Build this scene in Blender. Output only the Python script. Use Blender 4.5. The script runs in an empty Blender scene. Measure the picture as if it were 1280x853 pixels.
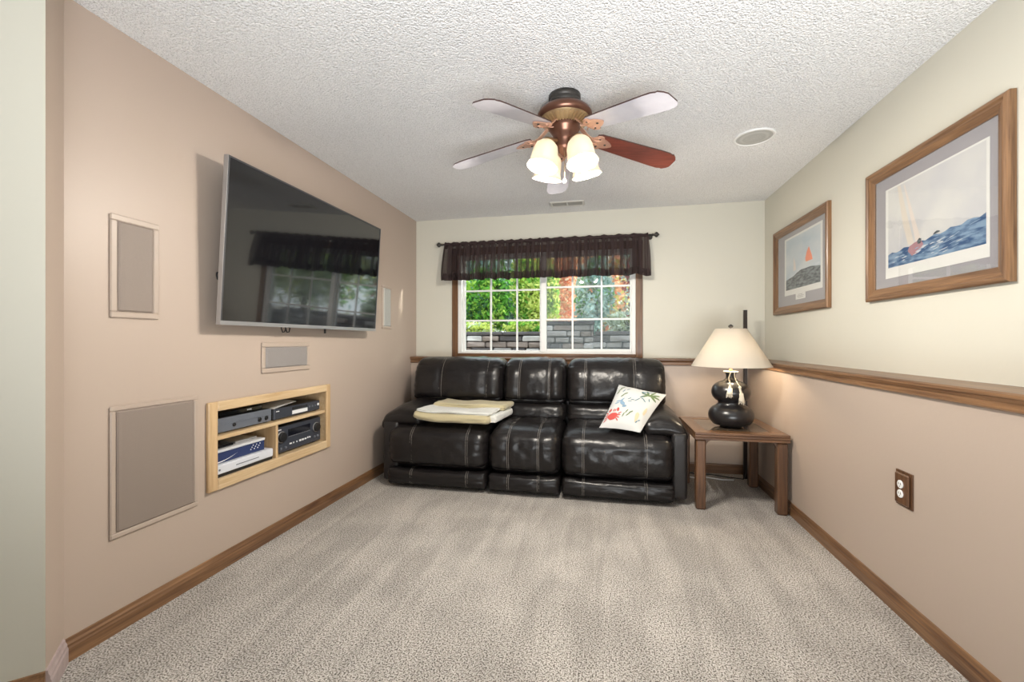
import bpy, math, random
import numpy as np
from mathutils import Vector, Matrix, noise

random.seed(7)
rng = np.random.default_rng(7)
scene = bpy.context.scene
COL = scene.collection

# ------------------------------------------------------------------ camera, world, sun, lights, exposure
D, D2 = 4.10, 3.981            # back wall above / below the ledge
LX, R, R2 = -1.844, 1.375, 1.203   # left wall, right wall above / below the ledge
CEIL = 2.341
CAMZ = 1.1275

cam = bpy.data.cameras.new('camera')
cam.sensor_width = 36.0
cam.lens = 541.0 / 1280.0 * 36.0
cam.clip_start = 0.02
cam_ob = bpy.data.objects.new('camera', cam)
cam_ob.location = (0, 0, CAMZ)
cam_ob.rotation_euler = (math.radians(90), 0, math.radians(11.75))
COL.objects.link(cam_ob)
scene.camera = cam_ob

world = bpy.data.worlds.new('world')
scene.world = world
world.use_nodes = True
bg = world.node_tree.nodes['Background']
bg.inputs[0].default_value = (0.86, 0.93, 1.0, 1)
bg.inputs[1].default_value = 3.1

sun = bpy.data.lights.new('sun', 'SUN')
sun.energy = 13.0
sun.angle = math.radians(0.6)
sun.color = (1.0, 0.93, 0.82)
sun_ob = bpy.data.objects.new('sun', sun)
sun_ob.rotation_euler = Vector((-0.55, -0.36, -0.22)).to_track_quat('-Z', 'Y').to_euler()
COL.objects.link(sun_ob)

# unseen fill light added behind the camera, thrown up to brighten the ceiling
def area(name, loc, direction, sx, sy, watts, colour, spread=180):
    l = bpy.data.lights.new(name, 'AREA')
    l.shape = 'RECTANGLE'
    l.size, l.size_y, l.energy, l.color = sx, sy, watts, colour
    l.spread = math.radians(spread)
    o = bpy.data.objects.new(name, l)
    o.location = loc
    o.rotation_euler = Vector(direction).to_track_quat('-Z', 'Y').to_euler()
    COL.objects.link(o)
    return o


area('added_ceiling_fill', (0.4, -0.9, 0.5), (0, 1.0, 1), 1.8, 1.0, 62.0, (0.95, 0.98, 1.0), 120)  # added fill for the ceiling, no real lamp of the room

vs = scene.view_settings
vs.view_transform = 'Standard'
vs.look = 'None'
vs.exposure = 0.33
vs.gamma = 1.0
vs.use_curve_mapping = False


def lamp(name, loc, watts, colour, radius):
    l = bpy.data.lights.new(name, 'POINT')
    l.energy = watts
    l.color = colour
    l.shadow_soft_size = radius
    o = bpy.data.objects.new(name, l)
    o.location = loc
    COL.objects.link(o)
    return o


# ------------------------------------------------------------------ materials
def mat(name, col, rough=0.5, metal=0.0, spec=0.5, bump=None, vary=None, coat=0.0, sheen=0.0, emit=None, trans=0.0):
    """bump=(scale, strength, distance[, detail]); vary=(scale, colour2, lo, hi[, stretch])"""
    m = bpy.data.materials.new(name)
    m.use_nodes = True
    nt = m.node_tree
    b = nt.nodes['Principled BSDF']
    b.inputs['Base Color'].default_value = (*col, 1)
    b.inputs['Roughness'].default_value = rough
    b.inputs['Metallic'].default_value = metal
    b.inputs['Specular IOR Level'].default_value = spec
    b.inputs['Coat Weight'].default_value = coat
    b.inputs['Coat Roughness'].default_value = 0.08
    b.inputs['Sheen Weight'].default_value = sheen
    if emit:
        b.inputs['Emission Color'].default_value = (*emit[0], 1)
        b.inputs['Emission Strength'].default_value = emit[1]
    if bump or vary:
        tc = nt.nodes.new('ShaderNodeTexCoord')
    if vary:
        mp = nt.nodes.new('ShaderNodeMapping')
        mp.inputs['Scale'].default_value = vary[4] if len(vary) > 4 else (1, 1, 1)
        nz = nt.nodes.new('ShaderNodeTexNoise')
        nz.inputs['Scale'].default_value = vary[0]
        nz.inputs['Detail'].default_value = 4
        rp = nt.nodes.new('ShaderNodeValToRGB')
        rp.color_ramp.elements[0].position = vary[2]
        rp.color_ramp.elements[1].position = vary[3]
        rp.color_ramp.elements[0].color = (*vary[1], 1)
        rp.color_ramp.elements[1].color = (*col, 1)
        nt.links.new(tc.outputs['Object'], mp.inputs[0])
        nt.links.new(mp.outputs[0], nz.inputs['Vector'])
        nt.links.new(nz.outputs['Fac'], rp.inputs[0])
        nt.links.new(rp.outputs[0], b.inputs['Base Color'])
    if bump:
        nb = nt.nodes.new('ShaderNodeTexNoise')
        nb.inputs['Scale'].default_value = bump[0]
        nb.inputs['Detail'].default_value = bump[3] if len(bump) > 3 else 2
        bp = nt.nodes.new('ShaderNodeBump')
        bp.inputs['Strength'].default_value = bump[1]
        bp.inputs['Distance'].default_value = bump[2]
        nt.links.new(tc.outputs['Object'], nb.inputs['Vector'])
        nt.links.new(nb.outputs['Fac'], bp.inputs['Height'])
        nt.links.new(bp.outputs[0], b.inputs['Normal'])
    return m


def wood(name, light, dark, axis, rough=0.38, scale=1.0, coat=0.15):
    """oak-like grain that runs along axis (0, 1, 2)"""
    m = bpy.data.materials.new(name)
    m.use_nodes = True
    nt = m.node_tree
    b = nt.nodes['Principled BSDF']
    b.inputs['Roughness'].default_value = rough
    b.inputs['Coat Weight'].default_value = coat
    b.inputs['Coat Roughness'].default_value = 0.2
    tc = nt.nodes.new('ShaderNodeTexCoord')
    mp = nt.nodes.new('ShaderNodeMapping')
    s = [26 * scale] * 3
    s[axis] = 1.6 * scale
    mp.inputs['Scale'].default_value = s
    n1 = nt.nodes.new('ShaderNodeTexNoise')
    n1.inputs['Scale'].default_value = 1.0
    n1.inputs['Detail'].default_value = 5
    n1.inputs['Distortion'].default_value = 0.6
    mp2 = nt.nodes.new('ShaderNodeMapping')
    s2 = [160 * scale] * 3
    s2[axis] = 5 * scale
    mp2.inputs['Scale'].default_value = s2
    n2 = nt.nodes.new('ShaderNodeTexNoise')
    n2.inputs['Scale'].default_value = 1.0
    mx = nt.nodes.new('ShaderNodeMix')
    mx.data_type = 'FLOAT'
    mx.inputs[0].default_value = 0.4
    rp = nt.nodes.new('ShaderNodeValToRGB')
    rp.color_ramp.elements[0].position = 0.34
    rp.color_ramp.elements[1].position = 0.62
    rp.color_ramp.elements[0].color = (*dark, 1)
    rp.color_ramp.elements[1].color = (*light, 1)
    L = nt.links.new
    L(tc.outputs['Object'], mp.inputs[0]); L(mp.outputs[0], n1.inputs['Vector'])
    L(tc.outputs['Object'], mp2.inputs[0]); L(mp2.outputs[0], n2.inputs['Vector'])
    L(n1.outputs['Fac'], mx.inputs[2]); L(n2.outputs['Fac'], mx.inputs[3])
    L(mx.outputs[0], rp.inputs[0]); L(rp.outputs[0], b.inputs['Base Color'])
    bp = nt.nodes.new('ShaderNodeBump')
    bp.inputs['Strength'].default_value = 0.15
    bp.inputs['Distance'].default_value = 0.001
    L(n2.outputs['Fac'], bp.inputs['Height']); L(bp.outputs[0], b.inputs['Normal'])
    return m


def glass_mat(name, rough=0.0, tint=(1, 1, 1), ior=1.5):
    m = bpy.data.materials.new(name)
    m.use_nodes = True
    nt = m.node_tree
    nt.nodes.remove(nt.nodes['Principled BSDF'])
    out = nt.nodes['Material Output']
    t = nt.nodes.new('ShaderNodeBsdfTransparent'); t.inputs[0].default_value = (*tint, 1)
    g = nt.nodes.new('ShaderNodeBsdfGlossy'); g.inputs['Roughness'].default_value = rough
    f = nt.nodes.new('ShaderNodeFresnel'); f.inputs[0].default_value = ior
    mx = nt.nodes.new('ShaderNodeMixShader')
    ge = nt.nodes.new('ShaderNodeNewGeometry')
    fm = nt.nodes.new('ShaderNodeMath'); fm.operation = 'MULTIPLY_ADD'      # fresnel on the outer faces only
    fm.inputs[1].default_value = -1.0; fm.inputs[2].default_value = 1.0
    fk = nt.nodes.new('ShaderNodeMath'); fk.operation = 'MULTIPLY'
    nt.links.new(ge.outputs['Backfacing'], fm.inputs[0]); nt.links.new(fm.outputs[0], fk.inputs[0]); nt.links.new(f.outputs[0], fk.inputs[1])
    nt.links.new(fk.outputs[0], mx.inputs[0]); nt.links.new(t.outputs[0], mx.inputs[1]); nt.links.new(g.outputs[0], mx.inputs[2])
    nt.links.new(mx.outputs[0], out.inputs[0])
    return m


def cloth_mat(name, col, transl, see=0.0, bump=None, emit=None, weave=False):
    """diffuse cloth that lets some light through; see = open weave"""
    m = bpy.data.materials.new(name)
    m.use_nodes = True
    nt = m.node_tree
    nt.nodes.remove(nt.nodes['Principled BSDF'])
    out = nt.nodes['Material Output']
    d = nt.nodes.new('ShaderNodeBsdfDiffuse'); d.inputs[0].default_value = (*col, 1)
    t = nt.nodes.new('ShaderNodeBsdfTranslucent'); t.inputs[0].default_value = (*col, 1)
    mx = nt.nodes.new('ShaderNodeMixShader'); mx.inputs[0].default_value = transl
    nt.links.new(d.outputs[0], mx.inputs[1]); nt.links.new(t.outputs[0], mx.inputs[2])
    last = mx
    if see:
        tr = nt.nodes.new('ShaderNodeBsdfTransparent')
        m2 = nt.nodes.new('ShaderNodeMixShader'); m2.inputs[0].default_value = see
        if weave:      # weave stretched open in upright bands
            tc = nt.nodes.new('ShaderNodeTexCoord')
            mp = nt.nodes.new('ShaderNodeMapping'); mp.inputs['Scale'].default_value = (26, 0.6, 0.6)
            nz = nt.nodes.new('ShaderNodeTexNoise'); nz.inputs['Scale'].default_value = 1.0; nz.inputs['Detail'].default_value = 2
            mr = nt.nodes.new('ShaderNodeMapRange')
            mr.inputs[1].default_value = 0.46; mr.inputs[2].default_value = 0.60; mr.inputs[3].default_value = see * 0.2; mr.inputs[4].default_value = see
            nt.links.new(tc.outputs['Object'], mp.inputs[0]); nt.links.new(mp.outputs[0], nz.inputs['Vector'])
            nt.links.new(nz.outputs['Fac'], mr.inputs[0]); nt.links.new(mr.outputs[0], m2.inputs[0])
        nt.links.new(mx.outputs[0], m2.inputs[1]); nt.links.new(tr.outputs[0], m2.inputs[2])
        last = m2
    if emit:
        e = nt.nodes.new('ShaderNodeEmission'); e.inputs[0].default_value = (*emit[0], 1); e.inputs[1].default_value = emit[1]
        ad = nt.nodes.new('ShaderNodeAddShader')
        nt.links.new(last.outputs[0], ad.inputs[0]); nt.links.new(e.outputs[0], ad.inputs[1])
        last = ad
    nt.links.new(last.outputs[0], out.inputs[0])
    return m


def carpet_mat():
    m = bpy.data.materials.new('carpet')
    m.use_nodes = True
    nt = m.node_tree
    L = nt.links.new
    b = nt.nodes['Principled BSDF']
    b.inputs['Roughness'].default_value = 0.95
    b.inputs['Specular IOR Level'].default_value = 0.1
    tc = nt.nodes.new('ShaderNodeTexCoord')
    n1 = nt.nodes.new('ShaderNodeTexNoise'); n1.inputs['Scale'].default_value = 175; n1.inputs['Detail'].default_value = 3
    L(tc.outputs['Object'], n1.inputs['Vector'])
    rp = nt.nodes.new('ShaderNodeValToRGB')
    e = rp.color_ramp.elements
    e[0].position = 0.37; e[0].color = (0.075, 0.066, 0.058, 1)
    e[1].position = 0.59; e[1].color = (0.575, 0.55, 0.52, 1)
    k = e.new(0.47); k.color = (0.335, 0.305, 0.272, 1)
    L(n1.outputs['Fac'], rp.inputs[0])
    # pile brushed by the vacuum cleaner: broad streaks
    mp = nt.nodes.new('ShaderNodeMapping')
    mp.inputs['Rotation'].default_value = (0, 0, math.radians(17))
    mp.inputs['Scale'].default_value = (8.5, 1.0, 1)
    n2 = nt.nodes.new('ShaderNodeTexNoise'); n2.inputs['Scale'].default_value = 1.0; n2.inputs['Detail'].default_value = 3; n2.inputs['Distortion'].default_value = 0.8
    L(tc.outputs['Object'], mp.inputs[0]); L(mp.outputs[0], n2.inputs['Vector'])
    n3 = nt.nodes.new('ShaderNodeTexNoise'); n3.inputs['Scale'].default_value = 3.2; n3.inputs['Detail'].default_value = 4
    L(tc.outputs['Object'], n3.inputs['Vector'])
    ad = nt.nodes.new('ShaderNodeMath'); ad.operation = 'ADD'
    L(n2.outputs['Fac'], ad.inputs[0]); L(n3.outputs['Fac'], ad.inputs[1])
    r2 = nt.nodes.new('ShaderNodeMapRange')
    r2.inputs[1].default_value = 0.82; r2.inputs[2].default_value = 1.22
    r2.inputs[3].default_value = 0.88; r2.inputs[4].default_value = 1.16
    L(ad.outputs[0], r2.inputs[0])
    mul = nt.nodes.new('ShaderNodeVectorMath'); mul.operation = 'SCALE'
    L(rp.outputs[0], mul.inputs[0]); L(r2.outputs[0], mul.inputs['Scale'])
    L(mul.outputs[0], b.inputs['Base Color'])
    bp = nt.nodes.new('ShaderNodeBump'); bp.inputs['Strength'].default_value = 0.7; bp.inputs['Distance'].default_value = 0.006
    L(n1.outputs['Fac'], bp.inputs['Height']); L(bp.outputs[0], b.inputs['Normal'])
    return m


def popcorn_mat():
    m = bpy.data.materials.new('popcorn_ceiling')
    m.use_nodes = True
    nt = m.node_tree
    L = nt.links.new
    b = nt.nodes['Principled BSDF']
    b.inputs['Base Color'].default_value = (0.80, 0.80, 0.79, 1)
    b.inputs['Roughness'].default_value = 0.95
    b.inputs['Specular IOR Level'].default_value = 0.1
    tc = nt.nodes.new('ShaderNodeTexCoord')
    v = nt.nodes.new('ShaderNodeTexVoronoi'); v.inputs['Scale'].default_value = 120
    n = nt.nodes.new('ShaderNodeTexNoise'); n.inputs['Scale'].default_value = 190; n.inputs['Detail'].default_value = 3
    L(tc.outputs['Object'], v.inputs['Vector']); L(tc.outputs['Object'], n.inputs['Vector'])
    s = nt.nodes.new('ShaderNodeMath'); s.operation = 'SUBTRACT'
    L(n.outputs['Fac'], s.inputs[0]); L(v.outputs['Distance'], s.inputs[1])
    bp = nt.nodes.new('ShaderNodeBump'); bp.inputs['Strength'].default_value = 0.75; bp.inputs['Distance'].default_value = 0.008
    L(s.outputs[0], bp.inputs['Height']); L(bp.outputs[0], b.inputs['Normal'])
    rp = nt.nodes.new('ShaderNodeValToRGB')  # shade in the crevices between grains, put into the base colour
    rp.color_ramp.elements[0].position = 0.34; rp.color_ramp.elements[0].color = (0.60, 0.60, 0.60, 1)
    rp.color_ramp.elements[1].position = 0.48; rp.color_ramp.elements[1].color = (0.88, 0.88, 0.885, 1)
    L(n.outputs['Fac'], rp.inputs[0]); L(rp.outputs[0], b.inputs['Base Color'])
    return m


def grille_mat(name, col, scale):
    """perforated metal grille: fine dark holes"""
    m = bpy.data.materials.new(name)
    m.use_nodes = True
    nt = m.node_tree
    L = nt.links.new
    b = nt.nodes['Principled BSDF']
    b.inputs['Roughness'].default_value = 0.6
    tc = nt.nodes.new('ShaderNodeTexCoord')
    v = nt.nodes.new('ShaderNodeTexVoronoi'); v.inputs['Scale'].default_value = scale; v.inputs['Randomness'].default_value = 0.15
    L(tc.outputs['Object'], v.inputs['Vector'])
    rp = nt.nodes.new('ShaderNodeValToRGB')
    rp.color_ramp.elements[0].position = 0.25; rp.color_ramp.elements[0].color = (*[c * 0.55 for c in col], 1)
    rp.color_ramp.elements[1].position = 0.45; rp.color_ramp.elements[1].color = (*col, 1)
    L(v.outputs['Distance'], rp.inputs[0]); L(rp.outputs[0], b.inputs['Base Color'])
    return m


M = {}
M['taupe'] = mat('taupe_paint', (0.45, 0.366, 0.305), 0.42, bump=(55, 0.12, 0.002), spec=0.4)
M['cream'] = mat('cream_paint', (0.625, 0.605, 0.525), 0.5, bump=(55, 0.1, 0.002), spec=0.3)
M['ceiling'] = popcorn_mat()
M['carpet'] = carpet_mat()
M['oak_y'] = wood('oak_trim_along_room', (0.255, 0.135, 0.062), (0.085, 0.037, 0.017), 1)
M['oak_x'] = wood('oak_trim_across_room', (0.21, 0.108, 0.05), (0.075, 0.033, 0.015), 0)
M['oak_z'] = wood('oak_trim_upright', (0.20, 0.10, 0.046), (0.07, 0.031, 0.014), 2)
M['mauve'] = mat('mauve_painted_board', (0.42, 0.34, 0.33), 0.5, vary=(30, (0.34, 0.27, 0.26), 0.3, 0.6))
M['niche_y'] = wood('light_oak_rail', (0.66, 0.50, 0.31), (0.50, 0.34, 0.18), 1, scale=1.3)
M['niche_z'] = wood('light_oak_stile', (0.62, 0.44, 0.25), (0.44, 0.28, 0.14), 2, scale=1.3)
M['frame_y'] = wood('picture_oak_rail', (0.25, 0.132, 0.06), (0.085, 0.038, 0.017), 1, scale=1.4)
M['frame_z'] = wood('picture_oak_stile', (0.25, 0.132, 0.06), (0.085, 0.038, 0.017), 2, scale=1.4)
M['table_x'] = wood('table_oak_x', (0.20, 0.10, 0.048), (0.075, 0.034, 0.017), 0, rough=0.3, coat=0.4)
M['table_y'] = wood('table_oak_y', (0.20, 0.10, 0.048), (0.075, 0.034, 0.017), 1, rough=0.3, coat=0.4)
M['table_z'] = wood('table_oak_z', (0.155, 0.075, 0.036), (0.055, 0.025, 0.013), 2, rough=0.35, coat=0.3)
M['vinyl'] = mat('white_vinyl', (0.80, 0.80, 0.78), 0.4)
M['pane'] = glass_mat('window_glass', 0.0, (0.96, 0.98, 0.97))
M['picture_glass'] = glass_mat('picture_glass', 0.01, (1, 1, 1), 1.75)
M['leather'] = mat('dark_brown_leather', (0.0095, 0.008, 0.0082), 0.32, bump=(8, 0.4, 0.02, 4), spec=0.42)
M['leather_dark'] = mat('dark_brown_leather_side', (0.014, 0.012, 0.012), 0.45, bump=(9, 0.3, 0.015, 4))
M['thread'] = mat('grey_stitching', (0.22, 0.20, 0.18), 0.7)
M['black'] = mat('black_plastic', (0.012, 0.012, 0.013), 0.4)
M['black_gloss'] = mat('gloss_black', (0.008, 0.008, 0.010), 0.08)
M['screen'] = mat('dark_screen', (0.004, 0.0045, 0.006), 0.03, spec=0.5, coat=1.0)
M['screen'].node_tree.nodes['Principled BSDF'].inputs['Coat IOR'].default_value = 1.5
M['tv_bezel'] = mat('gunmetal_bezel', (0.10, 0.10, 0.11), 0.3, metal=0.6)
M['silver'] = mat('silver_bezel', (0.42, 0.42, 0.43), 0.35, metal=0.7)
M['almond'] = mat('almond_bezel', (0.43, 0.35, 0.29), 0.4)
M['grille'] = grille_mat('speaker_grille_cloth', (0.285, 0.23, 0.195), 320)
M['grille_grey'] = grille_mat('grey_speaker_grille', (0.30, 0.275, 0.265), 320)
M['grille_white'] = grille_mat('pale_speaker_grille', (0.50, 0.50, 0.48), 320)
M['white'] = mat('white_plastic', (0.80, 0.80, 0.79), 0.4)
M['offwhite'] = mat('aged_white_metal', (0.66, 0.65, 0.61), 0.5)
M['bronze'] = mat('brushed_bronze', (0.16, 0.075, 0.05), 0.32, metal=0.75)
M['dark_bronze'] = mat('dark_bronze', (0.055, 0.05, 0.046), 0.45, metal=0.5)
M['brass'] = mat('antique_brass', (0.45, 0.33, 0.19), 0.35, metal=0.8)
M['copper'] = mat('pink_copper', (0.66, 0.40, 0.30), 0.35, metal=0.6)
M['cherry'] = wood('cherry_blade', (0.20, 0.05, 0.032), (0.09, 0.02, 0.014), 0, rough=0.3, coat=0.3)
M['blade_glare'] = mat('cherry_blade_painted_glare', (0.60, 0.585, 0.63), 0.3, vary=(20, (0.53, 0.515, 0.565), 0.3, 0.7), coat=0.3)  # pale glare on the cherry blades, painted into the underside colour
M['blade_edge'] = mat('dark_blade_edge', (0.06, 0.026, 0.02), 0.4)
M['shade_glass'] = cloth_mat('frosted_lamp_glass', (0.62, 0.58, 0.50), 0.45, 0.0, emit=((1.0, 0.90, 0.70), 0.10))
M['lamp_shade'] = cloth_mat('linen_lamp_shade', (0.66, 0.60, 0.51), 0.24)
M['gourd'] = mat('black_ceramic', (0.012, 0.011, 0.012), 0.28, bump=(40, 0.05, 0.002), spec=0.6)
M['cord_cream'] = mat('cream_cord', (0.72, 0.66, 0.54), 0.8)
M['valance'] = cloth_mat('brown_sheer_cloth', (0.062, 0.044, 0.044), 0.4, 0.26, weave=True)
M['valance_header'] = cloth_mat('brown_header_cloth', (0.058, 0.041, 0.041), 0.2, 0.0)
M['mat_board'] = mat('grey_mat_board', (0.30, 0.29, 0.31), 0.8)
M['paper'] = mat('print_paper', (0.66, 0.66, 0.635), 0.8)
M['khaki'] = mat('khaki_blanket', (0.46, 0.40, 0.245), 0.9, bump=(14, 0.5, 0.01, 3), sheen=0.3)
M['blanket_white'] = mat('white_blanket_lining', (0.62, 0.62, 0.585), 0.9, bump=(14, 0.5, 0.01, 3), sheen=0.3,
                         vary=(38, (0.50, 0.52, 0.44), 0.26, 0.34))
M['pillow'] = mat('white_printed_cotton', (0.58, 0.585, 0.57), 0.9, bump=(25, 0.2, 0.004))
M['red'] = mat('red_print', (0.50, 0.075, 0.065), 0.9)
M['print_green'] = mat('green_print', (0.14, 0.20, 0.09), 0.9)
M['print_blue'] = mat('blue_print', (0.22, 0.34, 0.46), 0.9)
M['print_teal'] = mat('teal_print', (0.10, 0.20, 0.26), 0.9)
M['print_sand'] = mat('sand_print', (0.62, 0.50, 0.33), 0.9)


# ------------------------------------------------------------------ mesh helpers
WM = {}


def wm(o):
    return WM.get(o.name, Matrix.Identity(4))


class MB:
    """collects geometry in world coordinates; build() links it as one mesh object"""

    def __init__(self):
        self.v, self.f, self.m, self.s = [], [], [], []

    def add(self, verts, faces, mi=0, smooth=False):
        o = len(self.v)
        self.v += [tuple(p) for p in verts]
        for f in faces:
            self.f.append(tuple(i + o for i in f)); self.m.append(mi); self.s.append(smooth)
        return self

    def box(self, x0, x1, y0, y1, z0, z1, mi=0, b=0.0):
        if b <= 0:
            vs_ = [(x, y, z) for z in (z0, z1) for y in (y0, y1) for x in (x0, x1)]
            return self.add(vs_, [(0, 2, 3, 1), (4, 5, 7, 6), (0, 1, 5, 4), (2, 6, 7, 3), (0, 4, 6, 2), (1, 3, 7, 5)], mi)
        # chamfered box: 24 vertices
        c = [(x0, x1), (y0, y1), (z0, z1)]
        vs_, idx = [], {}
        for sx in (0, 1):
            for sy in (0, 1):
                for sz in (0, 1):
                    p = [c[0][sx], c[1][sy], c[2][sz]]
                    q = [p[0] + (b, -b)[sx], p[1] + (b, -b)[sy], p[2] + (b, -b)[sz]]
                    for a in range(3):
                        w = list(q); w[a] = p[a]
                        idx[(sx, sy, sz, a)] = len(vs_); vs_.append(tuple(w))
        fs = []
        for a in range(3):
            o1, o2 = [(1, 2), (2, 0), (0, 1)][a]
            for s in (0, 1):
                q = []
                for (i, j) in ((0, 0), (1, 0), (1, 1), (0, 1)):
                    k = [0, 0, 0]; k[a] = s; k[o1] = i; k[o2] = j
                    q.append(idx[(*k, a)])
                fs.append(tuple(q if s else q[::-1]))
        for a in range(3):          # edges along axis a
            o1, o2 = [(1, 2), (2, 0), (0, 1)][a]
            for i in (0, 1):
                for j in (0, 1):
                    k0 = [0, 0, 0]; k0[o1] = i; k0[o2] = j
                    k1 = list(k0); k1[a] = 1
                    q = [idx[(*k0, o1)], idx[(*k1, o1)], idx[(*k1, o2)], idx[(*k0, o2)]]
                    fs.append(tuple(q if i == j else q[::-1]) if False else tuple(q))
        for sx in (0, 1):
            for sy in (0, 1):
                for sz in (0, 1):
                    fs.append((idx[(sx, sy, sz, 0)], idx[(sx, sy, sz, 1)], idx[(sx, sy, sz, 2)]))
        return self.add(vs_, fs, mi)

    def prism(self, poly, extr, mi=0, smooth=False):
        """poly: list of 3D points (planar), extr: 3D vector"""
        n = len(poly)
        e = Vector(extr)
        a = [Vector(p) for p in poly]
        vs_ = a + [p + e for p in a]
        fs = [tuple(range(n))[::-1], tuple(range(n, 2 * n))]
        self.add(vs_, fs, mi, False)
        self.f += []
        o = len(self.v) - 2 * n
        for i in range(n):
            j = (i + 1) % n
            self.f.append((o + i, o + j, o + n + j, o + n + i)); self.m.append(mi); self.s.append(smooth)
        return self

    def tube(self, pts, r, mi=0, n=8, closed=False):
        pts = [Vector(p) for p in pts]
        rs = r if isinstance(r, (list, tuple)) else [r] * len(pts)
        vs_, fs = [], []
        up = None
        N = len(pts)
        for i, p in enumerate(pts):
            a = pts[(i - 1) % N] if (closed or i > 0) else p
            c = pts[(i + 1) % N] if (closed or i < N - 1) else p
            t = (c - a)
            if t.length < 1e-9:
                t = Vector((0, 0, 1))
            t.normalize()
            if up is None:
                up = Vector((0, 0, 1)) if abs(t.z) < 0.9 else Vector((1, 0, 0))
            sx = t.cross(up)
            if sx.length < 1e-6:
                sx = t.cross(Vector((0.3, 1, 0.2)))
            sx.normalize(); up = sx.cross(t).normalized()
            for k in range(n):
                an = 2 * math.pi * k / n
                vs_.append(p + (sx * math.cos(an) + up * math.sin(an)) * rs[i])
        for i in range(N if closed else N - 1):
            for k in range(n):
                a, b_ = i * n + k, i * n + (k + 1) % n
                j = ((i + 1) % N) * n
                fs.append((a, b_, j + (k + 1) % n, j + k))
        if not closed:
            fs.append(tuple(range(n))[::-1]); fs.append(tuple(range((N - 1) * n, N * n)))
        return self.add(vs_, fs, mi, True)

    def lathe(self, prof, c, axis=(0, 0, 1), mi=0, n=32, cap=True, smooth=True):
        """prof: (radius, height along the axis) measured from c"""
        ax = Vector(axis).normalized()
        e1 = ax.cross(Vector((0, 1, 0)) if abs(ax.y) < 0.9 else Vector((1, 0, 0))).normalized()
        e2 = ax.cross(e1)
        c = Vector(c)
        vs_, fs = [], []
        for (r, h) in prof:
            for k in range(n):
                a = 2 * math.pi * k / n
                vs_.append(c + ax * h + (e1 * math.cos(a) + e2 * math.sin(a)) * max(r, 1e-5))
        for i in range(len(prof) - 1):
            for k in range(n):
                fs.append((i * n + k, i * n + (k + 1) % n, (i + 1) * n + (k + 1) % n, (i + 1) * n + k))
        self.add(vs_, fs, mi, smooth)
        if cap:
            o = len(self.v) - len(vs_)
            self.f.append(tuple(o + k for k in range(n))[::-1]); self.m.append(mi); self.s.append(False)
            o2 = o + (len(prof) - 1) * n
            self.f.append(tuple(o2 + k for k in range(n))); self.m.append(mi); self.s.append(False)
        return self

    def grid(self, fn, nu, nv, mi=0, smooth=True):
        vs_ = [fn(i / nu, j / nv) for j in range(nv + 1) for i in range(nu + 1)]
        w = nu + 1
        fs = [(j * w + i, j * w + i + 1, (j + 1) * w + i + 1, (j + 1) * w + i) for j in range(nv) for i in range(nu)]
        return self.add(vs_, fs, mi, smooth)

    def build(self, name, mats, parent=None, fix=True):
        me = bpy.data.meshes.new(name)
        W = wm(parent) if parent else Matrix.Identity(4)
        inv = W.inverted()
        me.from_pydata([tuple(inv @ Vector(p)) for p in self.v], [], self.f)
        if not isinstance(mats, (list, tuple)):
            mats = [mats]
        for m in mats:
            me.materials.append(m)
        me.polygons.foreach_set('material_index', self.m)
        me.polygons.foreach_set('use_smooth', self.s)
        if fix:
            import bmesh
            bm = bmesh.new(); bm.from_mesh(me)
            bmesh.ops.recalc_face_normals(bm, faces=bm.faces)
            bm.to_mesh(me); bm.free()
        me.update()
        o = bpy.data.objects.new(name, me)
        COL.objects.link(o)
        if parent:
            o.parent = parent
        WM[o.name] = W
        return o


def tag(o, label=None, cat=None, group=None, kind=None):
    if label: o['label'] = label
    if cat: o['category'] = cat
    if group: o['group'] = group
    if kind: o['kind'] = kind
    return o


def thing(name, loc, label=None, cat=None, group=None, kind=None, rot=(0, 0, 0)):
    o = bpy.data.objects.new(name, None)
    o.empty_display_size = 0.05
    o.location = loc
    o.rotation_euler = rot
    COL.objects.link(o)
    from mathutils import Euler
    WM[o.name] = Matrix.Translation(Vector(loc)) @ Euler(rot).to_matrix().to_4x4()
    return tag(o, label, cat, group, kind)


def struct(name, mb, mats, parent=None):
    o = mb.build(name, mats, parent)
    if not parent:
        o['kind'] = 'structure'
    return o


def copy_thing(root, loc, label, group=None):
    c = root.copy(); COL.objects.link(c); c.location = loc
    c['label'] = label
    if group: c['group'] = group
    for ch in root.children:
        d = ch.copy(); COL.objects.link(d); d.parent = c
        for g in ch.children:
            e = g.copy(); COL.objects.link(e); e.parent = d
    return c


def rmap(size, r, p, puff=None):
    """cube point p in [-1,1]^3 -> rounded box of half sizes, with puffed faces"""
    h = [s / 2 for s in size]
    q = [p[i] * h[i] for i in range(3)]
    inner = [max(h[i] - r, 0.0) for i in range(3)]
    c = [max(-inner[i], min(inner[i], q[i])) for i in range(3)]
    d = Vector([q[i] - c[i] for i in range(3)])
    if d.length > 1e-9:
        m = max(abs(d.x), abs(d.y), abs(d.z))
        n = d.normalized()
        out = Vector(c) + n * m if True else 0
    else:
        n = Vector((0, 0, 0)); out = Vector(c)
    if puff:
        out = out + Vector(puff(p, n))
    return out


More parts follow.
